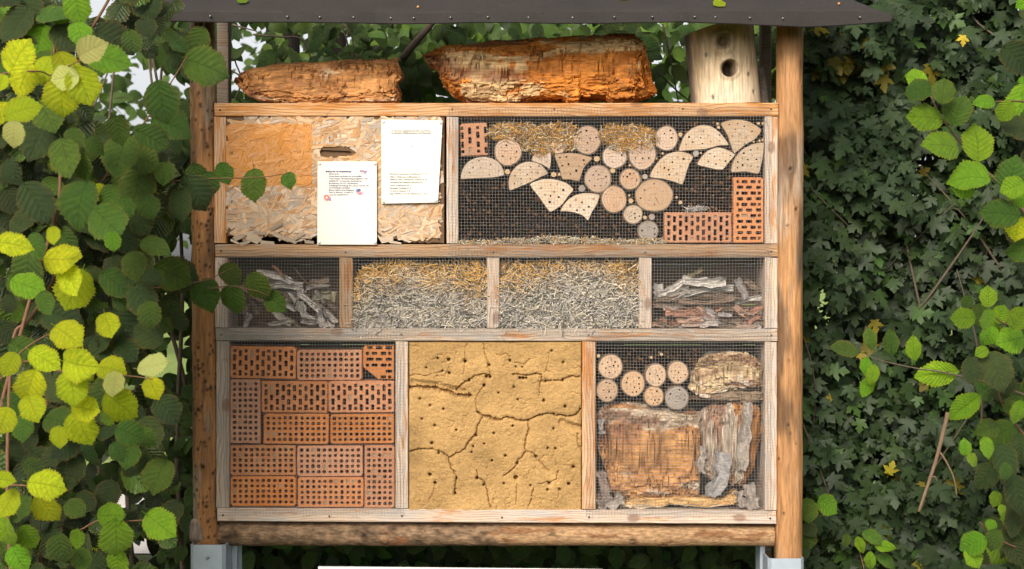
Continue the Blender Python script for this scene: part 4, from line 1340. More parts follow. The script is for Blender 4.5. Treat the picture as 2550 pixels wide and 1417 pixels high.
def strands(n, place, seed, Lr=(0.03, 0.095), rr=(0.0011, 0.0026), flat=0.5, curl=0.35):
    """many straw stalks as three-sided bent prisms; place(rng) -> (px, py, y, colour) or None"""
    r_ = np.random.default_rng(seed)
    Vs, Fs, Cs = [], [], []
    base = 0
    seg = 3
    tri = np.arange(3) * 2 * np.pi / 3
    while n > 0:
        n -= 1
        q_ = place(r_)
        if q_ is None: continue
        px, py, y, col = q_
        p = np.array(W(px, py, y))
        th = r_.normal(0, 0.75) if r_.random() < 0.7 else r_.uniform(0, 3.14)
        d = np.array((math.cos(th), r_.uniform(-flat, flat) * 0.5, math.sin(th)))
        d /= np.linalg.norm(d)
        up = np.array((-d[2], 0, d[0])); out = np.cross(d, up)
        L = r_.uniform(*Lr); w = r_.uniform(*rr)
        cv = r_.normal(0, curl) * L
        co = r_.normal(0, curl * 0.5) * L
        c = np.array(col) * r_.uniform(0.7, 1.2)
        for i in range(seg + 1):
            t = i / seg - 0.5
            ctr = p + d * L * t + up * cv * (t * t * 2 - 0.25) + out * co * (t * t * 2)
            for a in tri:
                Vs.append(ctr + up * math.cos(a) * w + out * math.sin(a) * w * 0.5)
                Cs.append(c)
        for i in range(seg):
            for k in range(3):
                Fs.append((base + i * 3 + k, base + i * 3 + (k + 1) % 3, base + i * 3 + 3 + (k + 1) % 3, base + i * 3 + 3 + k))
        base += 3 * (seg + 1)
    return np.array(Vs), np.array(Fs, np.int32), np.array(Cs)
GOLD, PALE, GREY = np.array((0.74, 0.40, 0.085)), np.array((0.80, 0.66, 0.44)), np.array((0.62, 0.55, 0.47))
def bale(x0, x1, ytop, ybot, seed, label, gold_to, n):
    def place(r_):
        x = r_.uniform(x0, x1)
        t = r_.random() ** 0.9
        slope = ytop(x)
        py = slope + (ybot - slope) * t
        dist = py - gold_to(x)
        g = 1 / (1 + math.exp(-(dist - 6 + r_.normal(0, 12)) / 9))
        col = GOLD * (1 - g) + GREY * g
        if r_.random() < 0.30: col = col * 0.35 + PALE * 0.65
        if r_.random() < 0.30: col = col * 0.25
        roll = 0.028 * sst(py, slope + 45, slope)
        y = 0.004 + float(roll) + abs(r_.normal(0, 0.016))
        return x, py, y, col
    V, F, Cc = strands(n, place, seed)
    o = mobj('straw', V, F, 'straw', None, col=Cc)
    tag(o, label, 'straw', kind='stuff')
    # dense inner core, coloured dark to paint the shade between loose stalks
    xs, ys = np.linspace(x0 - 4, x1 + 4, 40), np.linspace(0, 1, 24)
    X, T = np.meshgrid(xs, ys)
    YT = np.vectorize(ytop)(X)
    PY = YT + 8 + (ybot - YT - 6) * T
    P = np.stack([X, 0 * X, PY], -1)
    y = 0.035 + 0.05 * sst(T, 0.35, 0.0) + 0.006 * fbm(P / 9, 3, seed)
    g = sst(PY, np.vectorize(gold_to)(X) - 20, np.vectorize(gold_to)(X) + 25)[..., None]
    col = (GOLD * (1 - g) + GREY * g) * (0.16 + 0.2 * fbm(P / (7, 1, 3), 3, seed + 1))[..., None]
    kx = (D + y) / D * S
    V = np.stack([(X - 1275) * kx, y, ZC - (PY - 708.5) * kx], -1).reshape(-1, 3)
    i, j = np.meshgrid(np.arange(23), np.arange(39), indexing='ij')
    F = np.stack([i * 40 + j, i * 40 + j + 1, (i + 1) * 40 + j + 1, (i + 1) * 40 + j], -1).reshape(-1, 4)
    o2 = mobj('straw_core', V, F, 'straw', o, smooth=True, col=np.clip(col, 0.02, 1).reshape(-1, 3))
    return o
bale(886, 1210, lambda x: 658 + 26 * max(0, (930 - x) / 45) ** 1.2 + 6 * math.sin(x * 0.03), 815, 21, 'straw turned grey below and golden above, beside the silver bark strips', lambda x: 708 + 16 * math.sin(x * 0.017) + 12 * math.sin(x * .06) + 45 * max(0, (930 - x) / 44), 3900)
bale(1247, 1588, lambda x: 652 + 5 * math.sin(x * 0.035), 815, 22, 'straw with a thin golden top next to the flaky bark slabs', lambda x: 688 + 18 * math.sin(x * 0.02 + 1) + 9 * math.sin(x * .07), 4300)
def tuft(areas, n, seed, label, cols, y0=0.0, ys=0.012, Lr=(0.018, 0.042), curl=0.6, core=None):
    def place(r_):
        k = r_.integers(len(areas))
        cx, cy, rx, ry = areas[k]
        a, q_ = r_.uniform(0, 6.28), math.sqrt(r_.random())
        c = cols[r_.integers(len(cols))]
        if r_.random() < 0.25: c = np.array(c) * 0.4
        return cx + rx * q_ * math.cos(a), cy + ry * q_ * math.sin(a), y0 + abs(r_.normal(0, ys)), c
    V, F, Cc = strands(n, place, seed, Lr, (0.0009, 0.0020), 0.8, curl)
    o = mobj('straw_tuft', V, F, 'straw', None, col=Cc)
    tag(o, label, 'straw', kind='stuff')
GD2 = (0.60, 0.28, 0.045)
tuft([(1290,332,70,24),(1340,345,75,34),(1395,332,45,26),(1250,330,32,18),(1345,362,30,26),(1420,352,24,20)], 1500, 31, 'golden straw stuffed round the trapezoid of drilled log', [GOLD, GD2, PALE, GD2], 0.006, 0.02)
tuft([(1530,335,40,26),(1580,335,45,24),(1610,345,30,22),(1555,360,34,16)], 1000, 32, 'golden straw hanging over the shaded log rounds', [GOLD, GD2, PALE, GD2], 0.004, 0.02)
tuft([(1200,604,55,5),(1290,601,60,8),(1380,597,60,10),(1460,600,60,8),(1540,603,60,6),(1620,602,40,8)], 900, 33, 'pale chaff and straw spilled along the shelf under the reeds', [PALE, GREY, GOLD, (0.55, 0.42, 0.26)], -0.001, 0.010, (0.008, 0.025))
tuft([(1722,521,20,6),(1745,519,16,3)], 60, 34, 'small nest of white fibres on top of the lying brick', [(0.6, 0.55, 0.5)], 0.008, 0.008, (0.01, 0.03), 1.0)

# ================================================================== rotten logs and blocks
def loft(top, bot, yc, dr, n=240, m=110, seed=1, grain='x', amp=0.010, palette=None, sq=0.75, endj=0.035, y_map=None):
    """lump whose silhouette follows two pixel lines; layered, cracked, crumbling surface"""
    ym = yc - dr if y_map is None else y_map
    tx, ty = zip(*top); bx, by = zip(*bot)
    x0, x1 = max(tx[0], bx[0]), min(tx[-1], bx[-1])
    T, A = np.meshgrid(np.linspace(0, 1, n), np.linspace(0, 2 * np.pi, m, endpoint=False), indexing='ij')
    px = x0 + (x1 - x0) * T
    zt = ZC - (np.interp(px, tx, ty) - 708.5) * K(ym)
    zb = ZC - (np.interp(px, bx, by) - 708.5) * K(ym)
    zc, h = (zt + zb) / 2, np.maximum((zt - zb) / 2, 0.004)
    ca, sa = np.cos(A), np.sin(A)
    pw = lambda v: np.sign(v) * np.abs(v) ** sq
    hm = h.max()
    X = (px - 1275) * K(ym)
    Y = yc - dr * (h / hm) ** 0.6 * pw(ca)
    Z = zc + h * pw(sa)
    P = np.stack([X, Y, Z], -1)
    sc_ = np.array((4.5, 24, 24)) if grain == 'x' else np.array((24, 24, 4.5))
    lay = fbm(P * sc_, 4, seed)
    st = 4.0
    t = lay * st
    ter = (np.floor(t) + sst(t - np.floor(t), 0.75, 1.0)) / st
    blk = fbm(P * 34, 3, seed + 5)
    Pw = P + 0.012 * np.stack([fbm(P * 22, 3, seed + 91), fbm(P * 22, 3, seed + 92), fbm(P * 22, 3, seed + 93)], -1)
    crk = np.abs(fbm(Pw * ((36, 14, 14) if grain == 'x' else (14, 14, 36)), 3, seed + 11))
    crk2 = np.abs(fbm(P * sc_ * 1.6, 3, seed + 17))
    zone = np.clip(sst(fbm(P * 9, 2, seed + 23), 0.05, 0.3) + sst(np.minimum(T, 1 - T), 0.16, 0.04), 0, 1)
    cr = sst(crk, 0.045, 0.0) * zone + 0.7 * sst(crk2, 0.035, 0.0)
    d = amp * (2.1 * ter + 0.45 * blk + 0.7 * vn(P * 13, seed + 8) + 0.16 * fbm(P * 70, 2, seed + 3)) - amp * 1.1 * np.clip(cr, 0, 1)
    # split fibres: sharp ledges running with the grain
    lf = fbm(Pw * ((3.5, 26, 26) if grain == 'x' else (26, 26, 3.5)), 4, seed + 81) * 3.2
    crumb = np.clip((0.55 if sq < .45 else 0) + sst(sa, 0.1, -0.7) + sst(np.minimum(T, 1 - T), 0.16, 0.03) + sst(vn(P * 11, seed + 95), 0.15, 0.5), 0.25, 1)
    d = d * (0.45 + 0.55 * crumb) + amp * 0.75 * crumb * ((lf - np.floor(lf)) - 0.5)
    e = np.minimum(T, 1 - T)
    P[..., 1] -= d * pw(ca)
    P[..., 2] += d * 0.8 * pw(sa)
    ejit = endj * fbm(np.stack([A * 0 + seed, ca * 2.2, sa * 2.2], -1) * 1.6, 5, seed + 31)
    P[..., 0] += ejit * sst(e, 0.10, 0.0) * np.sign(T - 0.5)
    A0, A1, A2 = [np.array(c) for c in (palette or ((0.40, 0.16, 0.045), (0.64, 0.50, 0.35), (0.15, 0.065, 0.025)))]
    pn = fbm(P * sc_ * 0.45, 4, seed + 41) + 0.35 * fbm(P * sc_ * 2.2, 3, seed + 43)
    outer = sst(pn + 0.5 * ter + (0.10 if sq < .45 else 0), 0.06, 0.16)[..., None]
    red = sst(fbm(P * sc_ * 0.6 + 9, 4, seed + 47), 0.10, 0.20)[..., None]
    tone = (0.95 + 0.45 * fbm(P * sc_ * 2.5, 3, seed + 51))[..., None]
    hue = sst(fbm(P * 12, 3, seed + 61), -0.1, 0.3)[..., None]
    col = A0 * (1 - hue) + A0 * np.array((1.35, 1.45, 1.5)) * hue
    col = col * (1 - outer) + A1 * outer
    col = col * (1 - 0.75 * red) + np.array((0.26, 0.105, 0.05)) * 0.75 * red
    led = (sst(lf - np.floor(lf), 0.13, 0.0) * crumb)[..., None] * 0.5
    col = col * (1 - led) + A2 * led
    crk_dark = (sst(cr, 0.35, 0.9))[..., None]  # colour darker along the cracks
    col = (col * (1 - 0.7 * crk_dark) + A2 * 0.7 * crk_dark) * tone
    V = P.reshape(-1, 3)
    i, k = np.meshgrid(np.arange(n - 1), np.arange(m), indexing='ij')
    k2 = (k + 1) % m
    F = np.stack([i * m + k, (i + 1) * m + k, (i + 1) * m + k2, i * m + k2], -1).reshape(-1, 4).tolist()
    nv = len(V)
    # ragged end caps, recessed
    V = list(map(tuple, V))
    cc = list(map(tuple, np.clip(col.reshape(-1, 3), 0.01, 0.9)))
    for end in (0, n - 1):
        ring = P[end]; ctr = ring.mean(0)
        inn = ctr + (ring - ctr) * 0.55
        inn[:, 0] += (0.010 if end == 0 else -0.010) * (1 + fbm(inn * 60, 2, seed + 71))
        b0 = len(V)
        V += list(map(tuple, inn)); V.append(tuple(ctr + np.array([(0.012 if end == 0 else -0.012), 0, 0])))
        cc += [tuple(A0 * 0.8)] * (m + 1)
        for k in range(m):
            F.append((end * m + k, end * m + (k + 1) % m, b0 + (k + 1) % m, b0 + k))
            F.append((b0 + k, b0 + (k + 1) % m, b0 + m))
    return np.array(V), F, np.array(cc)

Z6 = zm(460, 0, 3.1875)
V, F, col = loft(Z6([(385,604),(440,545),(500,502),(600,480),(760,462),(1000,455),(1250,440),(1320,438),(1450,446),(1668,440),(1695,540)]),
                 Z6([(385,612),(420,670),(470,722),(560,770),(700,800),(900,812),(1200,802),(1500,810),(1668,808),(1695,760)]), 0.12, 0.072, seed=4, n=320, m=120, y_map=0.05, amp=0.012, sq=0.52,
                 palette=((0.44, 0.19, 0.06), (0.62, 0.43, 0.26), (0.08, 0.03, 0.012)))
# the log rests on the top rail
rail_top = W(0, 257, 0).z
V[:, 2] += rail_top - np.percentile(V[:, 2], 1.0)
o = mobj('rotten_log', V, F, 'rotten', None, smooth=False, col=col)
tag(o, 'shorter crumbling brown log on the top rail, beside the old post', 'log', 'rotten logs on top of the hotel')
Z7 = zm(1040, 0, 3.75)
V, F, col = loft(Z7([(65,452),(200,402),(450,375),(750,345),(1000,325),(1300,305),(1600,285),(1900,262),(2030,268),(2110,340),(2150,560),(2190,700),(2225,810)]),
                 Z7([(65,470),(110,560),(180,610),(220,720),(300,830),(400,880),(500,935),(830,962),(850,920),(1100,905),(1350,915),(1400,955),(1500,955),(1530,905),(1750,900),(1810,955),(2030,955),(2060,890),(2140,872),(2225,840)]), 0.13, 0.11, seed=9, n=420, m=150, y_map=0.03, amp=0.015, sq=0.5,
                 palette=((0.52, 0.175, 0.026), (0.68, 0.44, 0.21), (0.08, 0.026, 0.008)))
V[:, 2] += rail_top - np.percentile(V[:, 2], 0.6)
o = mobj('rotten_log', V, F, 'rotten', None, smooth=False, col=col)
tag(o, 'larger orange rotten log with jagged ends on the top rail', 'log', 'rotten logs on top of the hotel')

# upright hollow log with an entrance hole
def hol(P, T, A):
    # A = 0 faces the viewer
    aa = (A + np.pi) % (2 * np.pi) - np.pi
    hx, hz = aa * 0.125, T * 0.279
    d = 0.004 * fbm(P * (9, 9, 3), 3, 61) + 0.0015 * fbm(P * (50, 50, 8), 3, 62)
    rad = np.hypot(hx - 0.003, (hz - 0.120))
    d = d - 0.075 * sst(rad, 0.030, 0.024) + 0.005 * sst(rad, 0.046, 0.031)
    kn = np.hypot(hx + 0.010, hz - 0.213)
    d = d + 0.010 * sst(kn, 0.055, 0.03) - 0.016 * sst(kn, 0.020, 0.010) - 0.005 * sst(np.abs(kn - 0.028), 0.006, 0.0)
    sp = fbm(P * (16, 16, 2.2), 4, 63)
    base = np.array((0.68, 0.50, 0.31)) * (0.95 + 0.4 * fbm(P * (60, 60, 5), 3, 64))[..., None]
    o = sst(sp, 0.0, 0.35)[..., None]
    base = base * (1 - 0.6 * o) + np.array((0.47, 0.29, 0.12)) * 0.6 * o
    pale = sst(T, 0.5, 0.05)[..., None] * 0.45
    base = base * (1 - pale) + np.array((0.70, 0.62, 0.50)) * pale
    g = sst(np.abs(aa), 0.95, 1.35)[..., None]
    base = base * (1 - g) + np.array((0.20, 0.15, 0.12)) * g
    k = (sst(kn, 0.042, 0.012) * 0.85)[..., None]
    base = base * (1 - k) + np.array((0.10, 0.06, 0.03)) * k
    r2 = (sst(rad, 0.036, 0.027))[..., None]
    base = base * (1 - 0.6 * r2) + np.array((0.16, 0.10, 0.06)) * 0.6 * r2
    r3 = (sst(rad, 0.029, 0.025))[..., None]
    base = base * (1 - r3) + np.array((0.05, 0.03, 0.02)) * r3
    for (a0, z0) in ((-0.55, 0.03), (0.75, 0.035), (0.62, 0.095), (-0.62, 0.18)):
        q_ = sst(np.hypot((aa - a0) * 0.125, (hz - z0) * 0.7), 0.008, 0.003)
        d = d - 0.004 * q_
        base = base * (1 - 0.7 * q_[..., None])
    return d, np.clip(base, 0.01, 0.9)
p0, p1 = W(1810, 257, 0.14), W(1790, 70, 0.14)
p0.z = rail_top
V, F, col = cyl_grid(p0, p1, 0.127, 0.127, 180, 150, hol)
V[:, 2] += (V[:, 0] - p1.x) * 0.17 * np.clip((V[:, 2] - p0.z) / (p1.z - p0.z), 0, 1) ** 2
o = mobj('hollow_log', V, F, 'post_wood', None, smooth=True, col=col)
tag(o, 'barkless upright log with a round entrance hole and a dark knot', 'log')
V, F, col = cyl_grid(W(1901, 254, 0.20), W(1893, 150, 0.21), 0.022, 0.017, 24, 40, lambda P, T, A: (0.004 * fbm(P * 50, 3, 7), np.clip(np.array((0.19, 0.15, 0.12)) * (1 + 0.6 * fbm(P * (60, 60, 12), 3, 8))[..., None], .02, .6)))
V[:, 2] += rail_top - V[:, 2].min()
o = mobj('bark_slab', V, F, 'bark', None, smooth=True, col=col)
tag(o, 'narrow dark bark slab standing behind the barkless log', 'bark')

# blocks in the lower compartment: built along their grain
def block(top, bot, yc, dr, seed, grain, label, palette, amp=0.010, n=220, m=100):
    V, F, col = loft(ZC5(top), ZC5(bot), yc, dr, n=n, m=m, seed=seed, grain=grain, amp=amp, palette=palette, sq=0.42, endj=0.014)
    o = mobj('rotten_block', V, F, 'rotten' if grain == 'x' else 'rotten_v', None, smooth=False, col=col)
    tag(o, label, 'rotten wood', 'rotten wood blocks in the lower compartment')
block([(150,600),(175,545),(260,500),(400,505),(560,530),(690,555),(760,555),(850,570),(915,620)], [(150,800),(180,920),(215,1040),(240,1170),(330,1225),(400,1228),(640,1222),(800,1225),(890,1210),(915,860)], 0.085, 0.065, 12, 'x',
      'largest orange rotten block under the tan log rounds', ((0.47, 0.22, 0.075), (0.60, 0.46, 0.33), (0.15, 0.06, 0.025)), amp=0.016)
block([(880,620),(930,560),(1000,522),(1150,508),(1310,512),(1355,560)], [(880,860),(930,1040),(1040,1100),(1100,1105),(1150,1120),(1230,1115),(1300,1000),(1355,760)], 0.09, 0.06, 13, 'z',
      'tall rotten block with grey stringy bark below the dark slab', ((0.48, 0.20, 0.05), (0.54, 0.43, 0.33), (0.14, 0.055, 0.02)), 0.012)
block([(825,330),(850,250),(900,185),(1000,148),(1130,137),(1240,152),(1330,190),(1358,260)], [(825,390),(900,437),(980,440),(1120,422),(1250,432),(1358,430)], 0.075, 0.062, 14, 'x',
      'pale ragged rotten block above the dark bark slab', ((0.56, 0.38, 0.21), (0.72, 0.62, 0.50), (0.22, 0.11, 0.05)), 0.017)
block([(845,455),(900,440),(1000,442),(1130,425),(1250,436),(1362,440)], [(845,500),(950,512),(1100,510),(1250,508),(1362,500)], 0.07, 0.05, 15, 'x',
      'dark brown bark slab between the two stacked blocks', ((0.24, 0.15, 0.09), (0.40, 0.31, 0.22), (0.12, 0.07, 0.04)), 0.006, 160, 60)
block([(315,1235),(420,1222),(640,1210),(900,1212),(1060,1222),(1165,1160),(1190,1170)], [(315,1290),(450,1292),(640,1285),(680,1262),(950,1285),(1130,1268),(1190,1240)], 0.06, 0.045, 16, 'x',
      'long splintered strip of rotten wood on the bottom rail', ((0.52, 0.29, 0.11), (0.66, 0.53, 0.36), (0.25, 0.12, 0.04)), 0.006, 180, 60)

# ================================================================== bark strips and flakes
def chip(px, py, L, w, ang, y, seed, col, label, group, thick=4.0, curl=0.3, edge=0.35, tilt=0.0, mat='bark', name='bark_strip'):
    """one curved ragged strip of bark: a closed slab, L x w in photo pixels, ang in image degrees"""
    nl, nw = 20, 7
    k = K(y)
    U, Q = np.meshgrid(np.linspace(-.5, .5, nl), np.linspace(-.5, .5, nw), indexing='ij')
    Pn = np.stack([U * L / 14 + seed * 3.1, Q * 3, U * 0], -1)
    ed = 1 + edge * fbm(np.stack([U * 6 + seed, np.sign(Q) * 3.0, U * 0], -1), 3, seed)
    hh = curl * w * (Q * Q * 4 - 0.5) + 1.4 * fbm(Pn * (1, 3, 1), 3, seed + 2) * min(thick, 3) * 1.0 + 0.9 * np.abs(fbm(np.stack([U * L / 40, Q * w / 3.0, U * 0 + seed], -1), 2, seed + 9)) * 2
    x = U * L + 4 * fbm(np.stack([Q * 4, U * 0, U * 0 + seed], -1), 2, seed + 4) * (np.abs(U) > .45)
    z = Q * w * ed
    bend = 0.06 * L * math.sin(seed * 1.7) * (U * U * 4 - .5)
    ca, sa = math.cos(R(-ang)), math.sin(R(-ang))
    c = W(px, py, y)
    fr = np.stack([c.x + (x * ca - (z + bend) * sa) * k, y + (-hh) * k + tilt * U * L * k, c.z + (x * sa + (z + bend) * ca) * k], -1)
    bk = fr + np.array((0, thick * k, 0))
    V = np.vstack([fr.reshape(-1, 3), bk.reshape(-1, 3)])
    F = []
    N_ = nl * nw
    for i in range(nl - 1):
        for j in range(nw - 1):
            a = i * nw + j
            F += [(a, a + nw, a + nw + 1, a + 1), (N_ + a + 1, N_ + a + nw + 1, N_ + a + nw, N_ + a)]
        for j in (0, nw - 1):
            a = i * nw + j
            F.append((a, a + nw, N_ + a + nw, N_ + a))
    for j in range(nw - 1):
        for i in (0, nl - 1):
            a = i * nw + j
            F.append((a, a + 1, N_ + a + 1, N_ + a))
    tone = 0.85 + 0.5 * fbm(Pn * (1, 8, 1), 3, seed + 6)
    cc = np.clip(np.array(col) * tone[..., None], 0.015, 0.85).reshape(-1, 3)
    o = mobj(name, V, F, mat, None, col=np.vstack([cc, cc * 0.8]))
    return tag(o, label, 'bark', group)
g1 = 'silver bark strips beside the straw'
SIL, BRN, RED = (0.56, 0.50, 0.45), (0.22, 0.155, 0.11), (0.40, 0.20, 0.13)
lab1 = 'silver grey curled bark strip in the heap beside the stained stile'
Zm = zm(520, 600, 3.446)
strips = [(560,300,320,60,14,SIL),(650,345,330,48,12,SIL),(560,375,360,42,6,(0.5,0.45,0.4)),(690,395,250,36,10,SIL),(640,440,300,40,-4,SIL),(700,490,220,40,-8,(0.42,0.36,0.3)),(950,345,170,50,-12,BRN),(930,390,200,36,-8,SIL),
          (790,510,180,60,105,SIL),(810,590,150,60,70,(0.50,0.45,0.40)),(860,520,240,44,40,SIL),(1010,620,240,50,38,SIL),(960,650,170,50,80,SIL),(640,660,190,60,35,(0.50,0.42,0.34)),(690,560,130,50,30,SIL),(400,550,170,70,70,BRN),(440,470,160,80,20,BRN),
          (330,620,120,60,60,BRN),(330,680,120,40,110,SIL),(500,700,160,40,5,BRN),(600,700,170,40,-10,(0.44,0.38,0.33)),(870,690,150,50,5,SIL),(980,700,110,44,60,SIL),(740,700,120,30,40,BRN),(1070,480,90,44,95,(0.42,0.36,0.24)),(960,470,160,70,-10,(0.30,0.27,0.18)),
          (600,260,150,22,45,(0.36,0.17,0.09)),(800,310,190,9,50,(0.35,0.24,0.15)),(390,330,140,60,15,BRN),(300,400,130,50,30,BRN)]
rs = random.Random(77)
for k in range(16):
    strips.append((rs.uniform(220, 1080), rs.uniform(470, 715), rs.uniform(60, 130), rs.uniform(24, 48), rs.uniform(-60, 80), rs.choice((SIL, BRN, (0.36, 0.31, 0.27)))))
def strip_label(L, w, c, n):
    if c[0] > 1.9 * c[1]: return 'reddish splinter standing in the silver bark heap', 'reddish splinters'
    if c[1] > 1.4 * c[2] and c[0] < 0.32 and c[1] > 0.2: return 'mossy olive bark lump in the silver bark heap', 'mossy lumps'
    if w < 12: return 'thin brown stalk leaning across the silver bark heap', 'thin stalks'
    if L >= 290: return 'long ribbed silver bark strip at the back of the heap by the stained stile', 'long silver strips'
    if n >= 30: return 'small broken bark scrap in the heap below the hazel twig', 'bark scraps'
    if c[0] < 0.3: return 'dark brown curled bark strip in the heap beside the stained stile', 'brown strips'
    return 'short silver grey bark strip tumbled in the heap by the stained stile', 'short silver strips'
for i, (x, y_, L, w, a, c) in enumerate(strips):
    lab1, g1 = strip_label(L, w, c, i)
    (X, Y, l_, w_), = Zm([(x, y_, L, w)])
    chip(X, Y, l_, w_, a, 0.028 + 0.06 * ((i * 7) % 10) / 10 - 0.03 * (i > 7), i + 3, c, lab1, g1, 3.5, 0.28, tilt=0.15 * math.sin(i))
g2 = 'flaky bark slabs in the last small compartment'
Zn = zm(1200, 600, 3.355)
slabs = [(1860,340,360,80,2,SIL),(1800,420,360,50,-10,SIL),(2010,400,180,50,-6,(0.5,0.45,0.41)),(1600,390,240,60,-32,SIL),(1480,420,130,90,80,SIL),(1640,440,200,60,-20,(0.38,0.33,0.29)),(1960,460,420,40,2,BRN),(1880,500,470,36,-2,(0.27,0.18,0.13)),(1700,520,460,34,4,BRN),(2200,500,330,44,-12,SIL),(2170,400,180,60,65,(0.36,0.31,0.29)),(2290,380,200,50,28,BRN),
         (1560,540,260,44,4,BRN),(1920,545,460,40,-3,BRN),(1620,600,180,60,5,RED),(1760,590,190,70,-14,RED),(1870,580,130,50,20,(0.45,0.40,0.37)),(1740,650,220,50,-8,(0.46,0.28,0.20)),(1610,680,200,40,6,RED),(1800,690,260,40,-4,(0.44,0.30,0.23)),(1940,640,210,60,32,(0.42,0.36,0.34)),(1900,690,150,50,-8,(0.50,0.42,0.38)),(2060,650,230,50,12,BRN),(2180,600,190,50,40,(0.48,0.29,0.21)),(2270,590,170,44,-30,RED),
         (2230,660,190,50,-16,(0.46,0.26,0.18)),(2210,712,170,30,0,(0.47,0.33,0.26)),(1500,660,150,40,-24,BRN),(1470,700,110,34,5,(0.34,0.22,0.15)),(2340,680,90,40,20,BRN),(1780,270,150,30,-28,(0.30,0.24,0.12)),(2030,715,200,30,0,BRN),(1660,715,220,26,2,BRN),(1550,480,200,40,-5,BRN),(2080,560,300,36,4,(0.24,0.16,0.11))]
for k in range(18):
    slabs.append((rs.uniform(1440, 2350), rs.uniform(560, 720), rs.uniform(60, 140), rs.uniform(20, 44), rs.uniform(-40, 40), rs.choice((RED, BRN, (0.46, 0.30, 0.22), (0.44, 0.38, 0.35)))))
for i, (x, y_, L, w, a, c) in enumerate(slabs):
    (X, Y, l_, w_), = Zn([(x, y_, L, w)])
    big = 'long' if L > 250 else 'short'
    nm = big + ' reddish bark flake low in the heap of flaky slabs' if c[0] > c[2] * 1.7 and c[0] > 0.35 else big + ' brown bark slab in the flaky heap by the end stile' if c[0] < 0.3 else big + ' silver grey bark slab on the flaky heap by the end stile'
    chip(X, Y, l_, w_, a, 0.030 + 0.05 * ((i * 3) % 7) / 7 - (0.022 if y_ > 560 else 0), i + 60, c, nm, ' '.join(nm.split()[:3]) + ' pieces in the flaky heap', 4.5, 0.22, 0.5, tilt=0.1 * math.sin(i * 2))
for i, (x, y_, L, w, a, c, lb) in enumerate([
        (905,930,190,56,92,(0.44,0.38,0.34),'small grey bark piece leaning between the two rotten blocks'),
        (1030,1040,340,110,107,(0.45,0.43,0.43),'bluish grey furrowed bark piece leaning on the tall rotten block'),
        (1230,760,500,80,97,(0.48,0.42,0.37),'long stringy grey bark strip on the tall rotten block'),
        (1270,1200,190,70,72,(0.43,0.37,0.33),'grey furrowed bark piece in the corner by the end stile'),
        (1195,1220,120,50,80,(0.42,0.36,0.32),'small grey bark piece next to the splintered strip'),
        (190,1120,230,60,70,(0.36,0.28,0.24),'brown furrowed bark piece leaning beside the largest block'),
        (235,1240,190,80,-20,(0.42,0.37,0.33),'knotty grey bark piece on the bottom rail by the warm stile'),
        (170,690,110,40,85,(0.40,0.37,0.36),'small grey bark scrap beside the largest block'),
        (150,1230,110,50,80,(0.20,0.14,0.11),'dark bark scrap on the bottom rail in the corner')]):
    (X, Y, l_, w_), = ZC5([(x, y_, L, w)])
    chip(X, Y, l_, w_ * 1.05, a, 0.012, 120 + i, tuple(np.array(c) * (0.85, 0.80, 0.76)), lb, 'loose bark round the rotten blocks', 7, 0.22, 1.0, name='bark_piece')

# ================================================================== notices pinned to the strand board
def text_mesh(body, size, mat, x, z, y, parent, width=None, bold=0.00018):
    cu = bpy.data.curves.new('t', 'FONT')
    cu.body = body; cu.size = size; cu.resolution_u = 1; cu.offset = bold
    to = bpy.data.objects.new('t', cu)
    C.objects.link(to)
    dg = bpy.context.evaluated_depsgraph_get()
    me = to.evaluated_get(dg).to_mesh()
    n = len(me.vertices)
    co = np.empty(n * 3); me.vertices.foreach_get('co', co); co = co.reshape(-1, 3)
    F = [tuple(p.vertices) for p in me.polygons]
    to.evaluated_get(dg).to_mesh_clear()
    bpy.data.objects.remove(to); bpy.data.curves.remove(cu)
    if not n: return
    if width:
        co[:, 0] *= width / max(1e-6, co[:, 0].max() - co[:, 0].min())
    V = np.stack([x + co[:, 0], np.full(n, y), z + co[:, 1]], 1)
    mobj('printed_line', V, F, mat, parent)
def notice(label, quad, y):
    c = [W(px, py, y) for px, py in quad]
    n, m = 8, 10
    V = []
    for f in (0, 0.0022):
        for j in range(m + 1):
            for i in range(n + 1):
                u, v_ = i / n, j / m
                p = c[0].lerp(c[1], u).lerp(c[3].lerp(c[2], u), v_)
                bow = -0.0018 * math.sin(2.6 * math.pi * u + quad[0][0]) * math.sin(math.pi * v_) * math.sin(math.pi * u)
                V.append((p.x, y + f + bow * 0.55, p.z))
    N_ = (n + 1) * (m + 1)
    F = []
    for j in range(m):
        for i in range(n):
            a = j * (n + 1) + i
            F += [(a, a + 1, a + n + 2, a + n + 1), (N_ + a, N_ + a + n + 1, N_ + a + n + 2, N_ + a + 1)]
    for i in range(n):
        a, b_ = i, m * (n + 1) + i
        F += [(a, a + 1, N_ + a + 1, N_ + a), (b_, b_ + 1, N_ + b_ + 1, N_ + b_)]
    for j in range(m):
        a, b_ = j * (n + 1), j * (n + 1) + n
        F += [(a, a + n + 1, N_ + a + n + 1, N_ + a), (b_, b_ + n + 1, N_ + b_ + n + 1, N_ + b_)]
    root = thing('paper_notice', label, 'notice', (c[3].lerp(c[2], .5).x, y, c[3].z))
    mobj('sheet', V, F, 'paper', root)
    for k in range(4):
        ctr = sum(c, Vector()) / 4
        p = c[k].lerp(ctr, 0.045) + Vector((0, 0, 0))
        p = c[k] + Vector((0.007 * (1 if k in (0, 3) else -1), 0, 0.008 * (1 if k in (2, 3) else -1)))
        V2, F2, _ = cyl_grid((p.x, y + 0.001, p.z), (p.x, y - 0.004, p.z), 0.0062, 0.0048, 14, 4)
        mobj('drawing_pin', V2, F2, 'pin_white', root, smooth=True)
    return root
NY = -0.0095
n1 = notice('white sheet hanging lower, printed with pale lines and small insect pictures', ((791, 402), (938, 402), (938, 609), (790, 609)), NY)
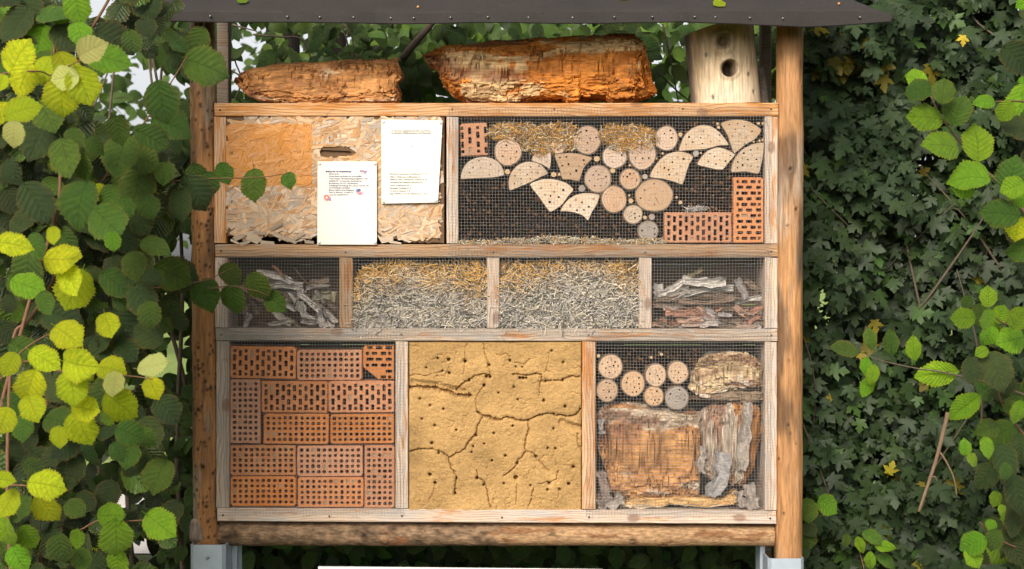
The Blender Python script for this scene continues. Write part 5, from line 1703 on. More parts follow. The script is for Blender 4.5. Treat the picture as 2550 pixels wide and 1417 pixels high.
n2 = notice('white sheet pinned higher beside the pale stile, slightly askew', ((949.5, 297.5), (1102, 300), (1090.5, 504), (950, 507)), NY)
ZT = zm(780, 280, 4.1676)
def tl(root, lines, mat, bold=0.00018):
    for (x, y_, w, h, s) in lines:
        (X, Y, ww, hh), = ZT([(x, y_, w, h)])
        p = W(X, Y, NY)
        text_mesh(s, hh * S * 1.0, mat, p.x, p.z - hh * S * 0.36, NY - 0.0016, root, ww * S, bold)
tl(n1, [(125, 611, 270, 24, 'Gründe für ein Insektenhotel')], 'ink_blue', 0.00045)
tl(n1, [(150, 636, 118, 22, '- Naturschutz'), (150, 661, 352, 22, '- Artenschutz und Erhalt der Artenvielfalt'), (150, 686, 418, 22, '- Unterschlupf, Überwinterungsmöglichkeit oder'), (163, 710, 342, 22, 'Nisthilfe für verschiedene Insektenarten'),
        (150, 734, 312, 22, '- Bestäubung von z.B. Obstbäumen'), (150, 758, 424, 22, '- Schädlingsbekämpfung: Die Larven werden oft'), (163, 781, 218, 22, 'mit Schädlingen gefüttert'), (163, 805, 256, 22, 'Bienen wählen ihren Nistplatz'),
        (163, 829, 248, 22, 'nicht in Bäumen, sondern in'), (163, 853, 200, 22, 'unserem Insektenhotel')], 'ink_blue')
tl(n2, [(812, 189, 405, 22, 'In unserem Insektenhotel leben und nisten'), (802, 212, 420, 22, 'verschiedene Wildbienenarten und Hummeln')], 'ink_grey')
tl(n2, [(792, 637, 392, 19, 'Mauerbienen, Scherenbienen und Holzbienen (1, 4, 7, 10)'), (792, 667, 322, 19, 'Pelzbienen, Schlupfwespen und Maskenbienen (2)'), (792, 695, 388, 19, 'Wildbienen nisten in Bambusrohr, Holzbiene (8, 10)'), (792, 725, 344, 19, 'Ackerhummel und Schlürfbiene, Mauerbienen (5)'),
        (792, 755, 205, 19, 'Lehm: Pelzbienen (6)'), (792, 784, 222, 19, 'Marienkäfer, Florfliegen (3, 4)'), (792, 813, 212, 19, 'Ohrwürmer, Hummeln (3, 4)'), (792, 842, 380, 19, 'Puppen, Wildbienen und andere Käferarten (3, 4, 7, 10)')], 'ink_grey')
for (x, y_, s) in ((1014, 352, '1'), (914, 408, '2'), (1092, 408, '3'), (1152, 388, '4'), (1237, 420, '5'), (880, 465, '6'), (969, 465, '7'), (1058, 465, '8'), (890, 543, '9'), (1014, 543, '4'), (1134, 543, '10')):
    tl(n2, [(x - 4, y_, 8 * len(s), 20, s)], 'ink_grey')
def blobs(root, lst, y):
    for i, (x, y_, rx, ry, mat, ang) in enumerate(lst):
        (X, Y, a, b_), = ZT([(x, y_, rx, ry)])
        p = W(X, Y, NY)
        pts = []
        for k in range(16):
            t = 2 * math.pi * k / 16
            u, v_ = a * S * math.cos(t) * random.uniform(.85, 1.1), b_ * S * math.sin(t) * random.uniform(.85, 1.1)
            pts.append((p.x + u * math.cos(R(ang)) - v_ * math.sin(R(ang)), y - i * 0.00008, p.z + u * math.sin(R(ang)) + v_ * math.cos(R(ang))))
        mobj('printed_picture', pts, [tuple(range(16))], mat, root)
blobs(n1, [(505, 608, 22, 10, 'ink_red', 10), (530, 612, 24, 11, 'ink_violet', -20), (492, 604, 12, 7, 'ink_violet', 30), (540, 634, 22, 3, 'ink_violet', -10), (500, 634, 12, 2, 'ink_violet', 60), (552, 608, 8, 6, 'ink_dark', 0)], NY - 0.0017)
blobs(n1, [(455, 800, 27, 22, 'ink_cyan', 0), (482, 836, 32, 16, 'ink_pink', 0), (470, 808, 24, 14, 'ink_dark', 20), (448, 812, 7, 9, 'ink_violet', 0)], NY - 0.0017)
blobs(n1, [(142, 884, 36, 30, 'ink_red', -25), (140, 884, 10, 11, 'paper', 0), (172, 902, 15, 13, 'ink_violet', 0), (120, 918, 14, 2, 'ink_violet', 60), (140, 926, 12, 2, 'ink_violet', 75), (180, 914, 9, 3, 'ink_dark', -50), (176, 888, 10, 4, 'ink_violet', 40)], NY - 0.0017)
blobs(n1, [(168, 589, 4, 4, 'ink_dark', 0)], NY - 0.0017)

# white information board standing below the beam, only its upper edge in view
ib = thing('information_board', 'white board whose upper edge shows below the log beam', 'board', (W(1150, 0, -.12).x, -0.12, 0.0))
a, c = W(792, 1411.5, -.12), W(1500, 1418.5, -.12)
V = []
for yy in (-0.12, -0.108):
    V += [(a.x, yy, a.z), (c.x, yy, c.z), (c.x, yy, c.z - 0.34), (a.x, yy, a.z - 0.34)]
mobj('panel', V, [(0, 1, 2, 3), (7, 6, 5, 4), (0, 4, 5, 1), (1, 5, 6, 2), (2, 6, 7, 3), (3, 7, 4, 0)], 'board_white', ib)
for px in (850, 1440):
    p = W(px, 1417, -.1)
    V, F = box_vf(p.x - .02, p.x + .02, -0.106, -0.07, 0.0, p.z - 0.03, 0.002)
    mobj('leg', V, F, 'wood_old_post', ib)

# ================================================================== leaves
def leaf_arrays(kind, rows=16, cols=6, seed=0, petiole=True):
    r_ = random.Random(seed)
    V, F, UV = [], [], []
    if kind == 'maple':
        half = [(0, 0.0), (0.16, -0.05), (0.37, -0.02), (0.30, 0.08), (0.25, 0.16), (0.40, 0.22), (0.47, 0.33), (0.62, 0.50), (0.47, 0.49), (0.38, 0.55), (0.29, 0.47), (0.17, 0.44), (0.20, 0.58), (0.29, 0.71), (0.17, 0.74), (0.12, 0.86), (0.0, 1.0)]
        ring = half + [(-x, y) for x, y in reversed(half[1:-1])]
        zf = lambda x, y: 0.10 * abs(x) - 0.22 * (x * x + (y - .3) ** 2) + 0.03 * math.sin(9 * x + seed) * (0.5 + y)
        V.append((0, 0.33, 0.03)); UV.append((0.5, 0.33))
        n = len(ring)
        for k, (x, y) in enumerate(ring):                       # inner ring at lobe mid-lines keeps the veins raised
            j = 1 + r_.uniform(-.06, .06)
            V.append((x * j, y, zf(x, y))); UV.append((x + .5, y))
        F = [(0, 1 + k, 1 + (k + 1) % n) for k in range(n)]
        if petiole:
            b0 = len(V)
            for (y, z) in ((0.0, 0.0), (-0.30, 0.05)):
                for a in range(3):
                    V.append((0.012 * math.cos(a * 2.09), y, z + 0.012 * math.sin(a * 2.09))); UV.append((.5, 0))
            F += [(b0 + k, b0 + (k + 1) % 3, b0 + 3 + (k + 1) % 3) for k in range(3)] + [(b0 + k, b0 + 3 + (k + 1) % 3, b0 + 3 + k) for k in range(3)]
        return np.array(V), F, np.array(UV)
    ph = r_.uniform(0, 6)
    wid = r_.uniform(.84, 1.02); curl = r_.uniform(-0.25, 0.55); fold = r_.uniform(-0.05, 0.34); tw = r_.uniform(-0.5, 0.5)
    for i in range(rows + 1):
        t = i / rows
        if kind == 'hazel':
            w = float(np.interp(t, [0, .04, .12, .25, .42, .58, .70, .80, .88, .94, 1], [0, .19, .32, .405, .445, .435, .375, .275, .155, .06, 0])) * wid
        elif kind == 'narrow':
            w = 0.29 * max(0, math.sin(math.pi * t ** 0.9)) ** 0.8
            if t > 0.85: w = min(w, 0.17 * (1 - t) / 0.15)
        else:                                                    # plain ovate
            w = 0.31 * max(0, math.sin(math.pi * t ** 0.8)) ** 0.8
        for j in range(cols + 1):
            u = -1 + 2 * j / cols
            ww = w
            yv = t
            if abs(u) > 0.99 and rows > 10:
                ww = w * (1 + (r_.uniform(.05, .12) if i % 2 else -0.035) + 0.045 * math.sin(t * 17 + ph + u))
                yv = t + (0.018 if i % 2 else 0)
            if kind == 'hazel' and t < 0.16: yv -= 0.05 * abs(u) * (1 - t / 0.16) ** 0.5
            x = u * ww
            lat = (yv - 0.275 * abs(u)) * 7
            z = fold * abs(x) - curl * (t - 0.35) ** 2 * 1.6 - 0.16 * x * x + 0.011 * math.sin(2 * math.pi * lat) * min(1, abs(u) * 2) * (1 - t * .5)
            z += tw * x * (t - 0.4) + 0.025 * math.sin(5 * t + 3 * u + ph) * abs(u)
            V.append((x, yv, z)); UV.append((0.5 + u * 0.5, yv))
    c1 = cols + 1
    for i in range(rows):
        for j in range(cols):
            a = i * c1 + j
            F.append((a, a + 1, a + c1 + 1, a + c1))
    if petiole:
        b0 = len(V)
        for (y, z) in ((0.01, 0.0), (-0.10, -0.01), (-0.17, 0.02)):
            for a in range(4):
                V.append((0.010 * math.cos(a * 1.571), y, z + 0.010 * math.sin(a * 1.571))); UV.append((.5, 0))
        for q_ in range(2):
            F += [(b0 + q_ * 4 + k, b0 + q_ * 4 + (k + 1) % 4, b0 + q_ * 4 + 4 + (k + 1) % 4, b0 + q_ * 4 + 4 + k) for k in range(4)]
    return np.array(V), F, np.array(UV)

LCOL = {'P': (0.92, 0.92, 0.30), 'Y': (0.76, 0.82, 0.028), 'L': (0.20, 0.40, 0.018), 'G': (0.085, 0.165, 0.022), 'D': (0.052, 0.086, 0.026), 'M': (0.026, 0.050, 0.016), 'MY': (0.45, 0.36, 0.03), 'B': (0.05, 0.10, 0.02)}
LM = {}
def leaf_mesh(kind, cls, var):
    key = (kind, cls, var)
    if key not in LM:
        V, F, UV = leaf_arrays(kind, 26, 8, var * 7 + len(kind))
        mat = 'leaf_maple' if kind == 'maple' else 'leaf_overlit' if cls == 'P' else 'leaf_yellow' if cls == 'Y' else 'leaf_narrow' if kind in ('narrow',) else 'leaf_hazel'
        o = mobj('leaf', V, F, mat, None, smooth=True, col=LCOL[cls], uv=UV, origin=(0, 0, 0))
        LM[key] = o.data
        bpy.data.objects.remove(o)
    return LM[key]

def leaf_matrix(base, t, n, L):
    t = Vector(t).normalized()
    n = Vector(n); n = (n - t * n.dot(t)).normalized()
    x = t.cross(n)
    m = Matrix(((x.x, t.x, n.x), (x.y, t.y, n.y), (x.z, t.z, n.z))) * L
    m = m.to_4x4(); m.translation = base
    return m

def put_leaf(parent, kind, cls, base, t, n, L, name='leaf'):
    o = bpy.data.objects.new(name, leaf_mesh(kind, cls, random.randrange(8)))
    C.objects.link(o)
    o.parent = parent
    m = leaf_matrix(base, t, n, L)
    m.translation = Vector(base) - WL[parent.name]
    o.matrix_local = m
    return o

def leaf_at(parent, kind, cls, px, py, size, ang, y, r_):
    """leaf centred on a pixel at depth y; ang = direction of its tip in the image (0 right, 90 down)"""
    L = size * K(y) * r_.uniform(0.98, 1.06)
    a = R(ang)
    t = Vector((math.cos(a), r_.uniform(-0.5, 0.3), -math.sin(a))).normalized()
    n = Vector((r_.uniform(-.5, .5), -1, r_.uniform(-0.1, 0.75)))
    return put_leaf(parent, kind, cls, W(px, py, y) - t * L * 0.48, t, n, L)

def leaf_stuff(name, kind, items, mat, parent, rows=6, cols=2):
    """items: list of (base, t, n, L, colour) joined into one mesh"""
    if not items: return
    tm = [leaf_arrays(kind, rows, cols, s, False) for s in range(4)]
    by = [[], [], [], []]
    for k, it in enumerate(items): by[k % 4].append(it)
    Vs, Fs, Us, Cs = [], [], [], []
    off = 0
    for (V, F, UV), its in zip(tm, by):
        if not its: continue
        Mx = np.array([np.array(leaf_matrix(b_, t, n, L)) for (b_, t, n, L, c) in its])
        P = np.einsum('nij,vj->nvi', Mx[:, :3, :3], V) + Mx[:, None, :3, 3]
        nv = len(V)
        Fa = np.array(F)
        Fs.append((Fa[None] + (np.arange(len(its)) * nv)[:, None, None] + off).reshape(-1, Fa.shape[1]))
        Vs.append(P.reshape(-1, 3)); Us.append(np.tile(UV, (len(its), 1)))
        Cs.append(np.repeat(np.array([it[4] for it in its]), nv, 0))
        off += nv * len(its)
    o = mobj(name, np.vstack(Vs), np.vstack(Fs), mat, parent, smooth=True, col=np.vstack(Cs), uv=np.vstack(Us))
    o['kind'] = 'stuff'
    return o

def in_gap(px, py, gaps):
    for (x, y, rx, ry) in gaps:
        if ((px - x) / rx) ** 2 + ((py - y) / ry) ** 2 < 1: return True
    return False

# ------------------------------------------------------------------ hazel growing in front of the left post
hz = thing('hazel_shrub', 'hazel shrub with green and yellowing leaves reaching across the pitted post', 'shrub', (-1.75, -0.9, 0.0))
r_ = random.Random(17)
Q1, Q2 = zm(0, 0, 1.995), zm(0, 700, 1.977)
L1 = [('Y',95,275,195,-60),('Y',115,395,175,110),('Y',225,345,160,100),('P',455,245,150,-25),('P',320,387,140,170),('Y',305,485,200,95),('Y',415,430,200,70),('Y',110,545,185,-20),('P',65,670,130,100),('Y',5,410,90,100),('Y',330,335,170,60),('Y',5,555,120,90),
      ('L',545,292,215,10),('D',80,130,220,120),('D',220,70,185,60),('L',385,40,170,80),('L',400,165,140,70),('D',620,85,220,80),('D',560,200,210,30),('D',730,20,190,70),('G',655,210,120,80),('D',190,685,240,110),('G',235,575,190,60),('G',330,790,210,70),('D',165,840,170,80),
      ('G',590,650,150,80),('G',597,770,215,100),('G',758,690,180,30),('G',805,510,205,80),('G',855,620,210,20),('G',985,210,150,110),('G',1025,330,220,20),('G',720,800,160,20),('G',815,860,130,90),('G',680,935,210,100),('D',185,1010,230,60),('G',395,1010,250,100),('G',540,1110,210,40),
      ('G',735,1020,140,60),('G',545,985,130,100),('D',975,960,200,60),('G',1035,915,130,80),('Y',75,1215,180,10),('Y',320,1290,200,0),('G',135,1350,220,100),('Y',355,1395,180,60),('G',180,1220,140,70),('Y',268,1172,95,80),('D',505,1240,160,60),('L',560,1200,100,80),('G',775,1225,155,20),('G',665,1315,150,80),('D',585,1350,160,90),
      ('D',890,1370,210,20),('G',45,560,150,60),('G',230,300,120,20),('G',490,330,120,70),('D',35,40,150,70),('D',130,30,120,100),('G',460,1000,0,0),('D',60,850,150,70),('D',300,640,110,90),('G',370,690,120,80),('D',60,1000,150,60),('D',30,1100,150,60),('G',470,720,120,60),('G',410,830,130,80),('D',240,1120,120,100),('G',630,1030,110,60),('D',700,1100,150,60)]
L2 = [('L',140,25,180,20),('Y',365,45,205,110),('D',700,95,200,60),('D',620,235,215,60),('D',490,250,160,60),('D',840,130,130,80),('D',885,200,110,60),('G',735,165,130,80),('Y',335,265,175,30),('Y',222,385,165,30),('Y',385,412,190,10),('Y',145,520,170,110),('Y',355,525,185,80),('Y',550,432,155,10),('P',758,415,158,-10),('Y',755,525,118,60),('P',562,510,135,90),
      ('Y',595,612,190,40),('Y',45,410,130,110),('G',100,620,190,20),('G',112,720,150,90),('G',290,685,180,10),('Y',15,690,140,100),('Y',405,725,180,70),('Y',425,628,145,10),('Y',290,770,115,90),('Y',160,620,150,60),('L',530,670,95,70),('G',640,750,160,20),('G',722,770,105,40),('D',825,635,165,50),('G',582,840,105,60),('Y',230,1000,178,10),('Y',232,1118,168,60),('Y',40,1098,155,110),('Y',22,978,95,0),
      ('G',112,1112,115,100),('L',552,1155,135,0),('L',572,1275,190,90),('L',787,1200,195,30),('L',382,1270,98,90),('L',578,1395,140,90),('G',370,1120,118,30),('L',140,1262,130,60),('L',30,1235,160,80),('D',300,170,200,20),('G',230,110,130,60),('D',40,220,150,70),('D',420,380,0,0),('D',60,860,160,60),('D',250,900,180,40),('D',320,960,170,90),('D',620,340,140,40),('D',700,400,120,30),('G',120,330,150,20),('D',710,900,110,90),('D',640,930,100,60),('D',530,1050,140,100),
      ('D',640,1010,130,70),('D',770,830,90,50),('D',390,540,140,60),('G',300,1320,150,80),('G',400,1370,130,60),('L',90,1370,140,60),('D',240,1220,150,80)]
expl = []
for Z_, LL in ((Q1, L1), (Q2, L2)):
    for (cls, x, y_, s, a) in LL:
        if s == 0: continue
        (X, Y, sz), = Z_([(x, y_, s)])
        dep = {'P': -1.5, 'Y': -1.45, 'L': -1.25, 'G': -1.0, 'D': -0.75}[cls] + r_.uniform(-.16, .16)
        if X > 420: dep = -0.55 + r_.uniform(-.05, .05)
        expl.append((cls, X, Y, sz, a, dep))
# the twigs that reach across the frame
expl += [('G', 559, 432, 58, 70, -0.42), ('G', 632, 461, 86, 88, -0.45), ('G', 718, 447, 46, 75, -0.43), ('G', 576, 683, 66, 40, -0.45), ('G', 643, 715, 76, 60, -0.47), ('G', 686, 752, 60, 48, -0.44), ('G', 580, 748, 80, 85, -0.46), ('G', 513, 733, 82, 70, -0.48), ('G', 490, 445, 74, 80, -0.5), ('G', 430, 683, 100, 25, -0.6)]
nleaf = 0
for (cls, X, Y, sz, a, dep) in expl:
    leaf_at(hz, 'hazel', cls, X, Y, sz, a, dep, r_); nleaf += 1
GAPS = [(350, 235, 105, 75), (300, 225, 60, 50), (345, 300, 70, 42), (262, 215, 60, 40), (300, 130, 30, 25), (245, 12, 28, 18), (430, 640, 45, 40), (285, 1240, 36, 28), (350, 1375, 45, 36), (335, 1240, 26, 20), (390, 920, 30, 22), (320, 965, 25, 18), (225, 1170, 30, 22), (250, 1150, 34, 30), (440, 900, 25, 40), (430, 215, 40, 40)]
items, objs = [], []
GAPI = [(x, y, rx + 14, ry + 14) for (x, y, rx, ry) in GAPS]
while len(objs) + len(items) < 950:
    px, py = r_.uniform(-60, 470), r_.uniform(-60, 1480)
    if r_.random() < 0.55 * float(sst(px, 250, 470)): continue
    y = -0.85 + abs(r_.gauss(0, 0.55))
    if y > 0.6: continue
    if px > 440 - 60 and y > -0.3: continue
    cls = r_.choices(['D', 'G', 'L', 'Y'], [0.70, 0.25, 0.03, 0.02 if px < 260 else 0.005])[0]
    L = r_.uniform(0.055, 0.115)
    a = R(r_.gauss(65, 45))
    t = Vector((math.cos(a), r_.uniform(-.6, .4), -math.sin(a)))
    n = Vector((r_.uniform(-.6, .6), -1, r_.uniform(-.1, .9)))
    p = W(px, py, y)
    ends = [p + t.normalized() * L * f for f in (0, .5, 1)]
    pe = [(e.x / K(e.y) + 1275, 708.5 - (e.z - ZC) / K(e.y)) for e in ends]
    if any(in_gap(a_, b_, GAPI) for a_, b_ in pe): continue
    if y < 0.1 and any(a_ > 455 for a_, b_ in pe): continue
    c = np.array(LCOL[cls]) * r_.uniform(0.5, 1.1)  # fill leaves darkened to paint the shade deep between leaves
    (objs if len(objs) < 0 else items).append((p, t, n, L, tuple(c), cls))
items.sort(key=lambda it: it[0].y)
for it in items[:300 - nleaf]:
    put_leaf(hz, 'hazel', it[5], it[0], it[1], it[2], it[3])
leaf_stuff('leaves_behind', 'hazel', [it[:5] for it in items[300 - nleaf:]], 'leaf_hazel', hz, 14, 4)
def wp(pts, y0, y1):
    n = len(pts)
    return [W(p[0], p[1], y0 + (y1 - y0) * i / (n - 1)) for i, p in enumerate(pts)]
for (pts, y0, y1, ra, rb) in (
        ([(60, 1800), (20, 1300), (30, 870), (70, 800), (130, 700), (165, 610), (225, 500), (272, 426), (330, 345), (370, 290), (420, 215), (466, 140)], -0.9, -0.6, 0.006, 0.002),
        ([(-40, 1800), (-30, 1200), (60, 800), (132, 560), (150, 430), (135, 120), (172, 30), (190, -40)], -0.85, -0.8, 0.007, 0.003),
        ([(100, 1800), (110, 1100), (180, 500), (195, 110), (225, 75), (270, 0), (300, -60)], -0.6, -0.6, 0.007, 0.004)):
    V, F = tube_vf(wp(pts, y0, y1), ra, rb, 7, 6)
    mobj('stem', V, F, 'twig', hz, smooth=True)
for (pts, y0, y1, ra, rb) in (
        ([(270, 500), (330, 470), (395, 458), (470, 447), (560, 444), (640, 442), (690, 436), (720, 432)], -0.6, -0.43, 0.003, 0.0012),
        ([(230, 720), (330, 718), (400, 716), (470, 706), (520, 695), (552, 680), (580, 668)], -0.7, -0.45, 0.003, 0.0012),
        ([(520, 720), (570, 712), (600, 717), (640, 725), (672, 738)], -0.5, -0.46, 0.002, 0.001),
        ([(0, 945), (60, 900), (130, 922), (200, 925), (270, 932), (340, 938), (380, 945)], -1.2, -1.4, 0.003, 0.0015),
        ([(0, 950), (50, 880), (110, 838), (150, 828)], -1.2, -1.4, 0.003, 0.0015),
        ([(-20, 190), (30, 180), (100, 178), (130, 188), (170, 165), (200, 150)], -1.3, -1.45, 0.003, 0.0015),
        ([(-30, 1215), (40, 1208), (80, 1215), (115, 1240)], -1.3, -1.45, 0.003, 0.0015),
        ([(200, 1320), (250, 1295), (300, 1298), (360, 1295)], -1.1, -1.25, 0.003, 0.0015),
        ([(-20, 300), (20, 298), (50, 320)], -1.3, -1.4, 0.0025, 0.0015),
        ([(285, 245), (310, 243), (340, 252), (370, 262)], -0.3, -0.3, 0.0012, 0.0008)):
    V, F = tube_vf(wp(pts, y0, y1), ra, rb, 5, 5)
    mobj('twig', V, F, 'twig', hz, smooth=True)

# ------------------------------------------------------------------ maple hedge on the right
mp = thing('maple_hedge', 'dense dark green hedge of small maple leaves beside the smooth post', 'hedge', (1.75, 0.75, 0.0))
r_ = random.Random(23)
items = []
MG = [(2040, 735, 26, 34), (2025, 690, 12, 18), (2290, 145, 10, 14), (2280, 120, 8, 10)]
ncl = 760
for k in range(ncl):
    px, py = r_.uniform(1975, 2640), r_.uniform(-80, 1500)
    P3 = np.array([[px / 170, py / 170, 3.0]])
    surf = 0.55 + 0.28 * float(fbm(P3, 3, 90)[0])
    y0 = surf + abs(r_.gauss(0, 0.22))
    twig_dir = Vector((r_.uniform(-1, 1), -0.5, r_.uniform(-.6, .4))).normalized()
    for j in range(r_.randint(7, 12)):
        p = W(px, py, y0) + twig_dir * r_.uniform(-0.10, 0.10) + Vector((r_.gauss(0, .045), r_.gauss(0, .03), r_.gauss(0, .05)))
        if p.x < W(1990, 0, p.y).x: continue
        qx, qy = p.x / K(p.y) + 1275, 708.5 - (p.z - ZC) / K(p.y)
        if in_gap(qx, qy, MG) : continue
        L = r_.uniform(0.034, 0.095)
        a = R(r_.gauss(80, 42))
        t = Vector((math.cos(a), r_.uniform(-.7, .0), -math.sin(a)))
        n = Vector((r_.uniform(-.6, .6), -1, r_.uniform(-.1, 1.0)))
        yel = r_.random() < (0.008 if not (2010 < qx < 2200 and 60 < qy < 220) else 0.22)
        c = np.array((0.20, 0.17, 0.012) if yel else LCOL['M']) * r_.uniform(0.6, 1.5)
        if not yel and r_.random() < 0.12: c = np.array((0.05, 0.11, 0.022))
        items.append((p, t, n, L, tuple(c), 'MY' if False else 'M'))
vis = [it for it in items if 1990 < it[0].x / K(it[0].y) + 1275 < 2560 and 0 < 708.5 - (it[0].z - ZC) / K(it[0].y) < 1420]
vis.sort(key=lambda it: it[0].y)
near = vis[:300]
ids = set(id(v) for v in near)
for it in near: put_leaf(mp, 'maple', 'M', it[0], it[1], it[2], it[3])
rest = [it for it in items if id(it) not in ids]
# deeper leaves, filling the hedge's body
for k in range(2500):
    px, py = r_.uniform(1960, 2640), r_.uniform(-80, 1500)
    y = r_.uniform(0.75, 1.7)
    if in_gap(px, py, MG): continue
    a = R(r_.gauss(80, 45))
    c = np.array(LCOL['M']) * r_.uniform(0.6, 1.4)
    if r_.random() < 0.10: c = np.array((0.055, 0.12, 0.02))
    rest.append((W(px, py, y), Vector((math.cos(a), r_.uniform(-.7, .3), -math.sin(a))), Vector((r_.uniform(-.7, .7), -1, r_.uniform(-.3, .9))), r_.uniform(0.05, 0.10), tuple(c)))
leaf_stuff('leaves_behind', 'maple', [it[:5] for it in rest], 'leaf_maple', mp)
TW = []
for k in range(46):
    px, py = r_.uniform(2000, 2560), r_.uniform(100, 1500)
    y = r_.uniform(0.5, 1.3)
    p = W(px, py, y)
    a = R(r_.uniform(40, 140)); L = r_.uniform(0.3, 0.8)
    e = p + Vector((math.cos(a), r_.uniform(-.3, .3), math.sin(a))) * L
    mth = (p + e) / 2 + Vector((r_.gauss(0, .05), r_.gauss(0, .05), 0))
    TW.append(([p, mth, e], r_.uniform(.003, .007), .0015, 5, 4))
tubes('branches', TW, 'twig_grey', mp, 'stuff')
for (x, r0) in ((2080, .022), (2230, .018), (2380, .025), (2520, .02)):
    a, e = W(x, 0, 1.0), W(x + r_.uniform(-60, 60), -60, 0.9)
    V, F = tube_vf([(a.x, 1.0, 0), (a.x + .05, 1.02, .8), (a.x - .03, .95, 1.7), tuple(e)], r0, r0 * .5, 7, 5)
    mobj('stem', V, F, 'twig_grey', mp, smooth=True)

# ------------------------------------------------------------------ hazel, wild cherry and others reaching in from the right
rh = thing('hazel_shrub', 'bright green hazel shoots hanging in front of the maple hedge', 'shrub', (2.05, -0.7, 0.0))
r_ = random.Random(29)
Q3, Q4, Q5 = zm(1980, 0, 2.953), zm(1980, 470, 2.953), zm(1980, 940, 2.97)
for Z_, LL in ((Q3, [('L',888,578,160,190),('G',905,660,200,178),('G',1090,662,215,-80),('L',955,862,262,185),('G',1200,805,235,-70),('L',1085,1062,290,188),('L',1340,1042,270,-92),('L',1280,1302,290,180),('G',1595,1280,270,-80),('L',1390,745,160,180),('L',1545,820,165,120),('G',1310,735,75,190),('L',1675,25,110,150),('L',1678,590,80,170),('L',1690,690,80,170)]),
               (Q4, [('L',1240,-5,190,180),('L',1600,-10,190,160),('G',1505,182,290,188),('Y',1635,292,185,105),('G',1655,460,190,180),('G',1265,832,108,-80),('L',1420,790,158,-90),('L',1235,952,168,180),('L',1412,962,158,100),('L',1510,920,138,-70),('L',1420,1082,168,110),('L',1645,950,190,-60),('L',1600,1112,240,170),('D',1300,1342,200,80),('D',1480,1332,290,70),('L',1372,1200,105,150),('L',1660,90,120,150)]),
               (Q5, [('G',1430,375,185,170),('G',1600,220,125,-20),('L',1260,512,125,-90),('L',1320,612,115,40),('L',1420,522,160,80),('L',1650,260,190,100),('L',1310,1232,210,150),('G',1470,1205,165,100),('L',1320,1332,160,60),('L',1450,1100,100,60),('L',1480,900,120,110),('L',1535,985,90,60),('G',1560,700,140,70)])):
    for (cls, x, y_, s, a) in LL:
        (X, Y, sz), = Z_([(x, y_, s)])
        leaf_at(rh, 'hazel', cls, X, Y, sz, a, -0.75 + r_.uniform(-.12, .12), r_)
for (cls, x, y_, s, a) in (('D',1555,620,290,80),('D',1650,862,310,80),('D',1610,1082,230,110),('D',1640,1302,260,60),('D',1560,1250,200,90),('D',1660,500,200,90)):
    (X, Y, sz), = Q5([(x, y_, s)])
    leaf_at(rh, 'ovate', cls, X, Y, sz, a, -0.7 + r_.uniform(-.08, .08), r_)
for k in range(110):
    px, py = r_.uniform(2440, 2700), r_.uniform(-40, 1480)
    if py < 700 and px < 2530: continue
    if px < 2470 and r_.random() < .6: continue
    leaf_at(rh, 'hazel', r_.choices(['D', 'G', 'L'], [.45, .35, .2])[0], px, py, r_.uniform(50, 95), r_.gauss(90, 50), r_.uniform(-.65, -.1), r_)
for (pts, y0, y1, ra, rb) in (
        ([(2720, 1500), (2690, 800), (2600, 600), (2520, 490), (2440, 410), (2380, 340), (2340, 285), (2318, 240)], -0.5, -0.72, 0.007, 0.002),
        ([(2720, 1500), (2680, 1150), (2570, 1100), (2510, 1030), (2490, 990), (2480, 930)], -0.5, -0.7, 0.006, 0.002),
        ([(2690, 850), (2600, 820), (2540, 815), (2490, 800), (2465, 770)], -0.5, -0.72, 0.005, 0.0015),
        ([(2690, 300), (2560, 256), (2480, 253), (2430, 254)], -0.5, -0.7, 0.004, 0.0015),
        ([(2720, 1500), (2620, 1400), (2500, 1350), (2440, 1300)], -0.5, -0.72, 0.005, 0.0015)):
    V, F = tube_vf(wp(pts, y0, y1), ra, rb, 6, 6)
    mobj('twig', V, F, 'stick_dead' if ra > .0065 else 'twig', rh, smooth=True)
V, F = tube_vf([(2.05, -.5, 0), (2.08, -.52, .8), (2.06, -.5, 1.8), (2.0, -.5, 2.7)], .014, .006, 7, 5)
mobj('stem', V, F, 'twig', rh, smooth=True)

ch = thing('cherry_branch', 'arching twig with serrated oval leaves in front of the hedge', 'branch', tuple(W(2560, 1000, -0.45)))
for (Z_, cls, x, y_, s, a) in ((Q4,'G',365,1190,245,186),(Q4,'G',550,1100,178,-95),(Q4,'G',705,1132,208,-100),(Q4,'L',870,1172,188,-92),(Q4,'L',522,1302,145,95),(Q4,'L',570,1365,165,105),(Q4,'L',1050,1362,310,170),(Q5,'L',535,62,180,112),(Q5,'L',1258,212,300,140)):
    (X, Y, sz), = Z_([(x, y_, s)])
    leaf_at(ch, 'narrow', cls, X, Y, sz, a, -0.42 + r_.uniform(-.04, .04), r_)
V, F = tube_vf([W(*p, -0.42) for p in Q4([(525, 1225), (680, 1275), (900, 1322), (1050, 1342), (1200, 1375), (1360, 1412), (1560, 1470), (1800, 1560)])], .0012, .005, 6, 6)
mobj('twig', V, F, 'twig_grey', ch, smooth=True)
br = thing('bramble', 'low leafy sprig growing beside the galvanised shoe', 'plant', tuple(W(2190, 1500, 0.2)))
for (cls, x, y_, s, a) in (('L',660,1252,160,10),('G',572,1180,180,25),('G',672,1350,170,25),('L',480,1232,130,70),('L',555,1352,140,90),('G',380,1200,110,110),('G',95,985,190,85),('L',240,945,175,45),('G',90,1200,170,80),('D',60,1280,150,85),('D',110,1130,120,60)):
    (X, Y, sz), = Q5([(x, y_, s)])
    leaf_at(br, 'narrow' if x > 300 else 'hazel', cls, X, Y, sz, a, 0.22 + r_.uniform(-.04, .04), r_)
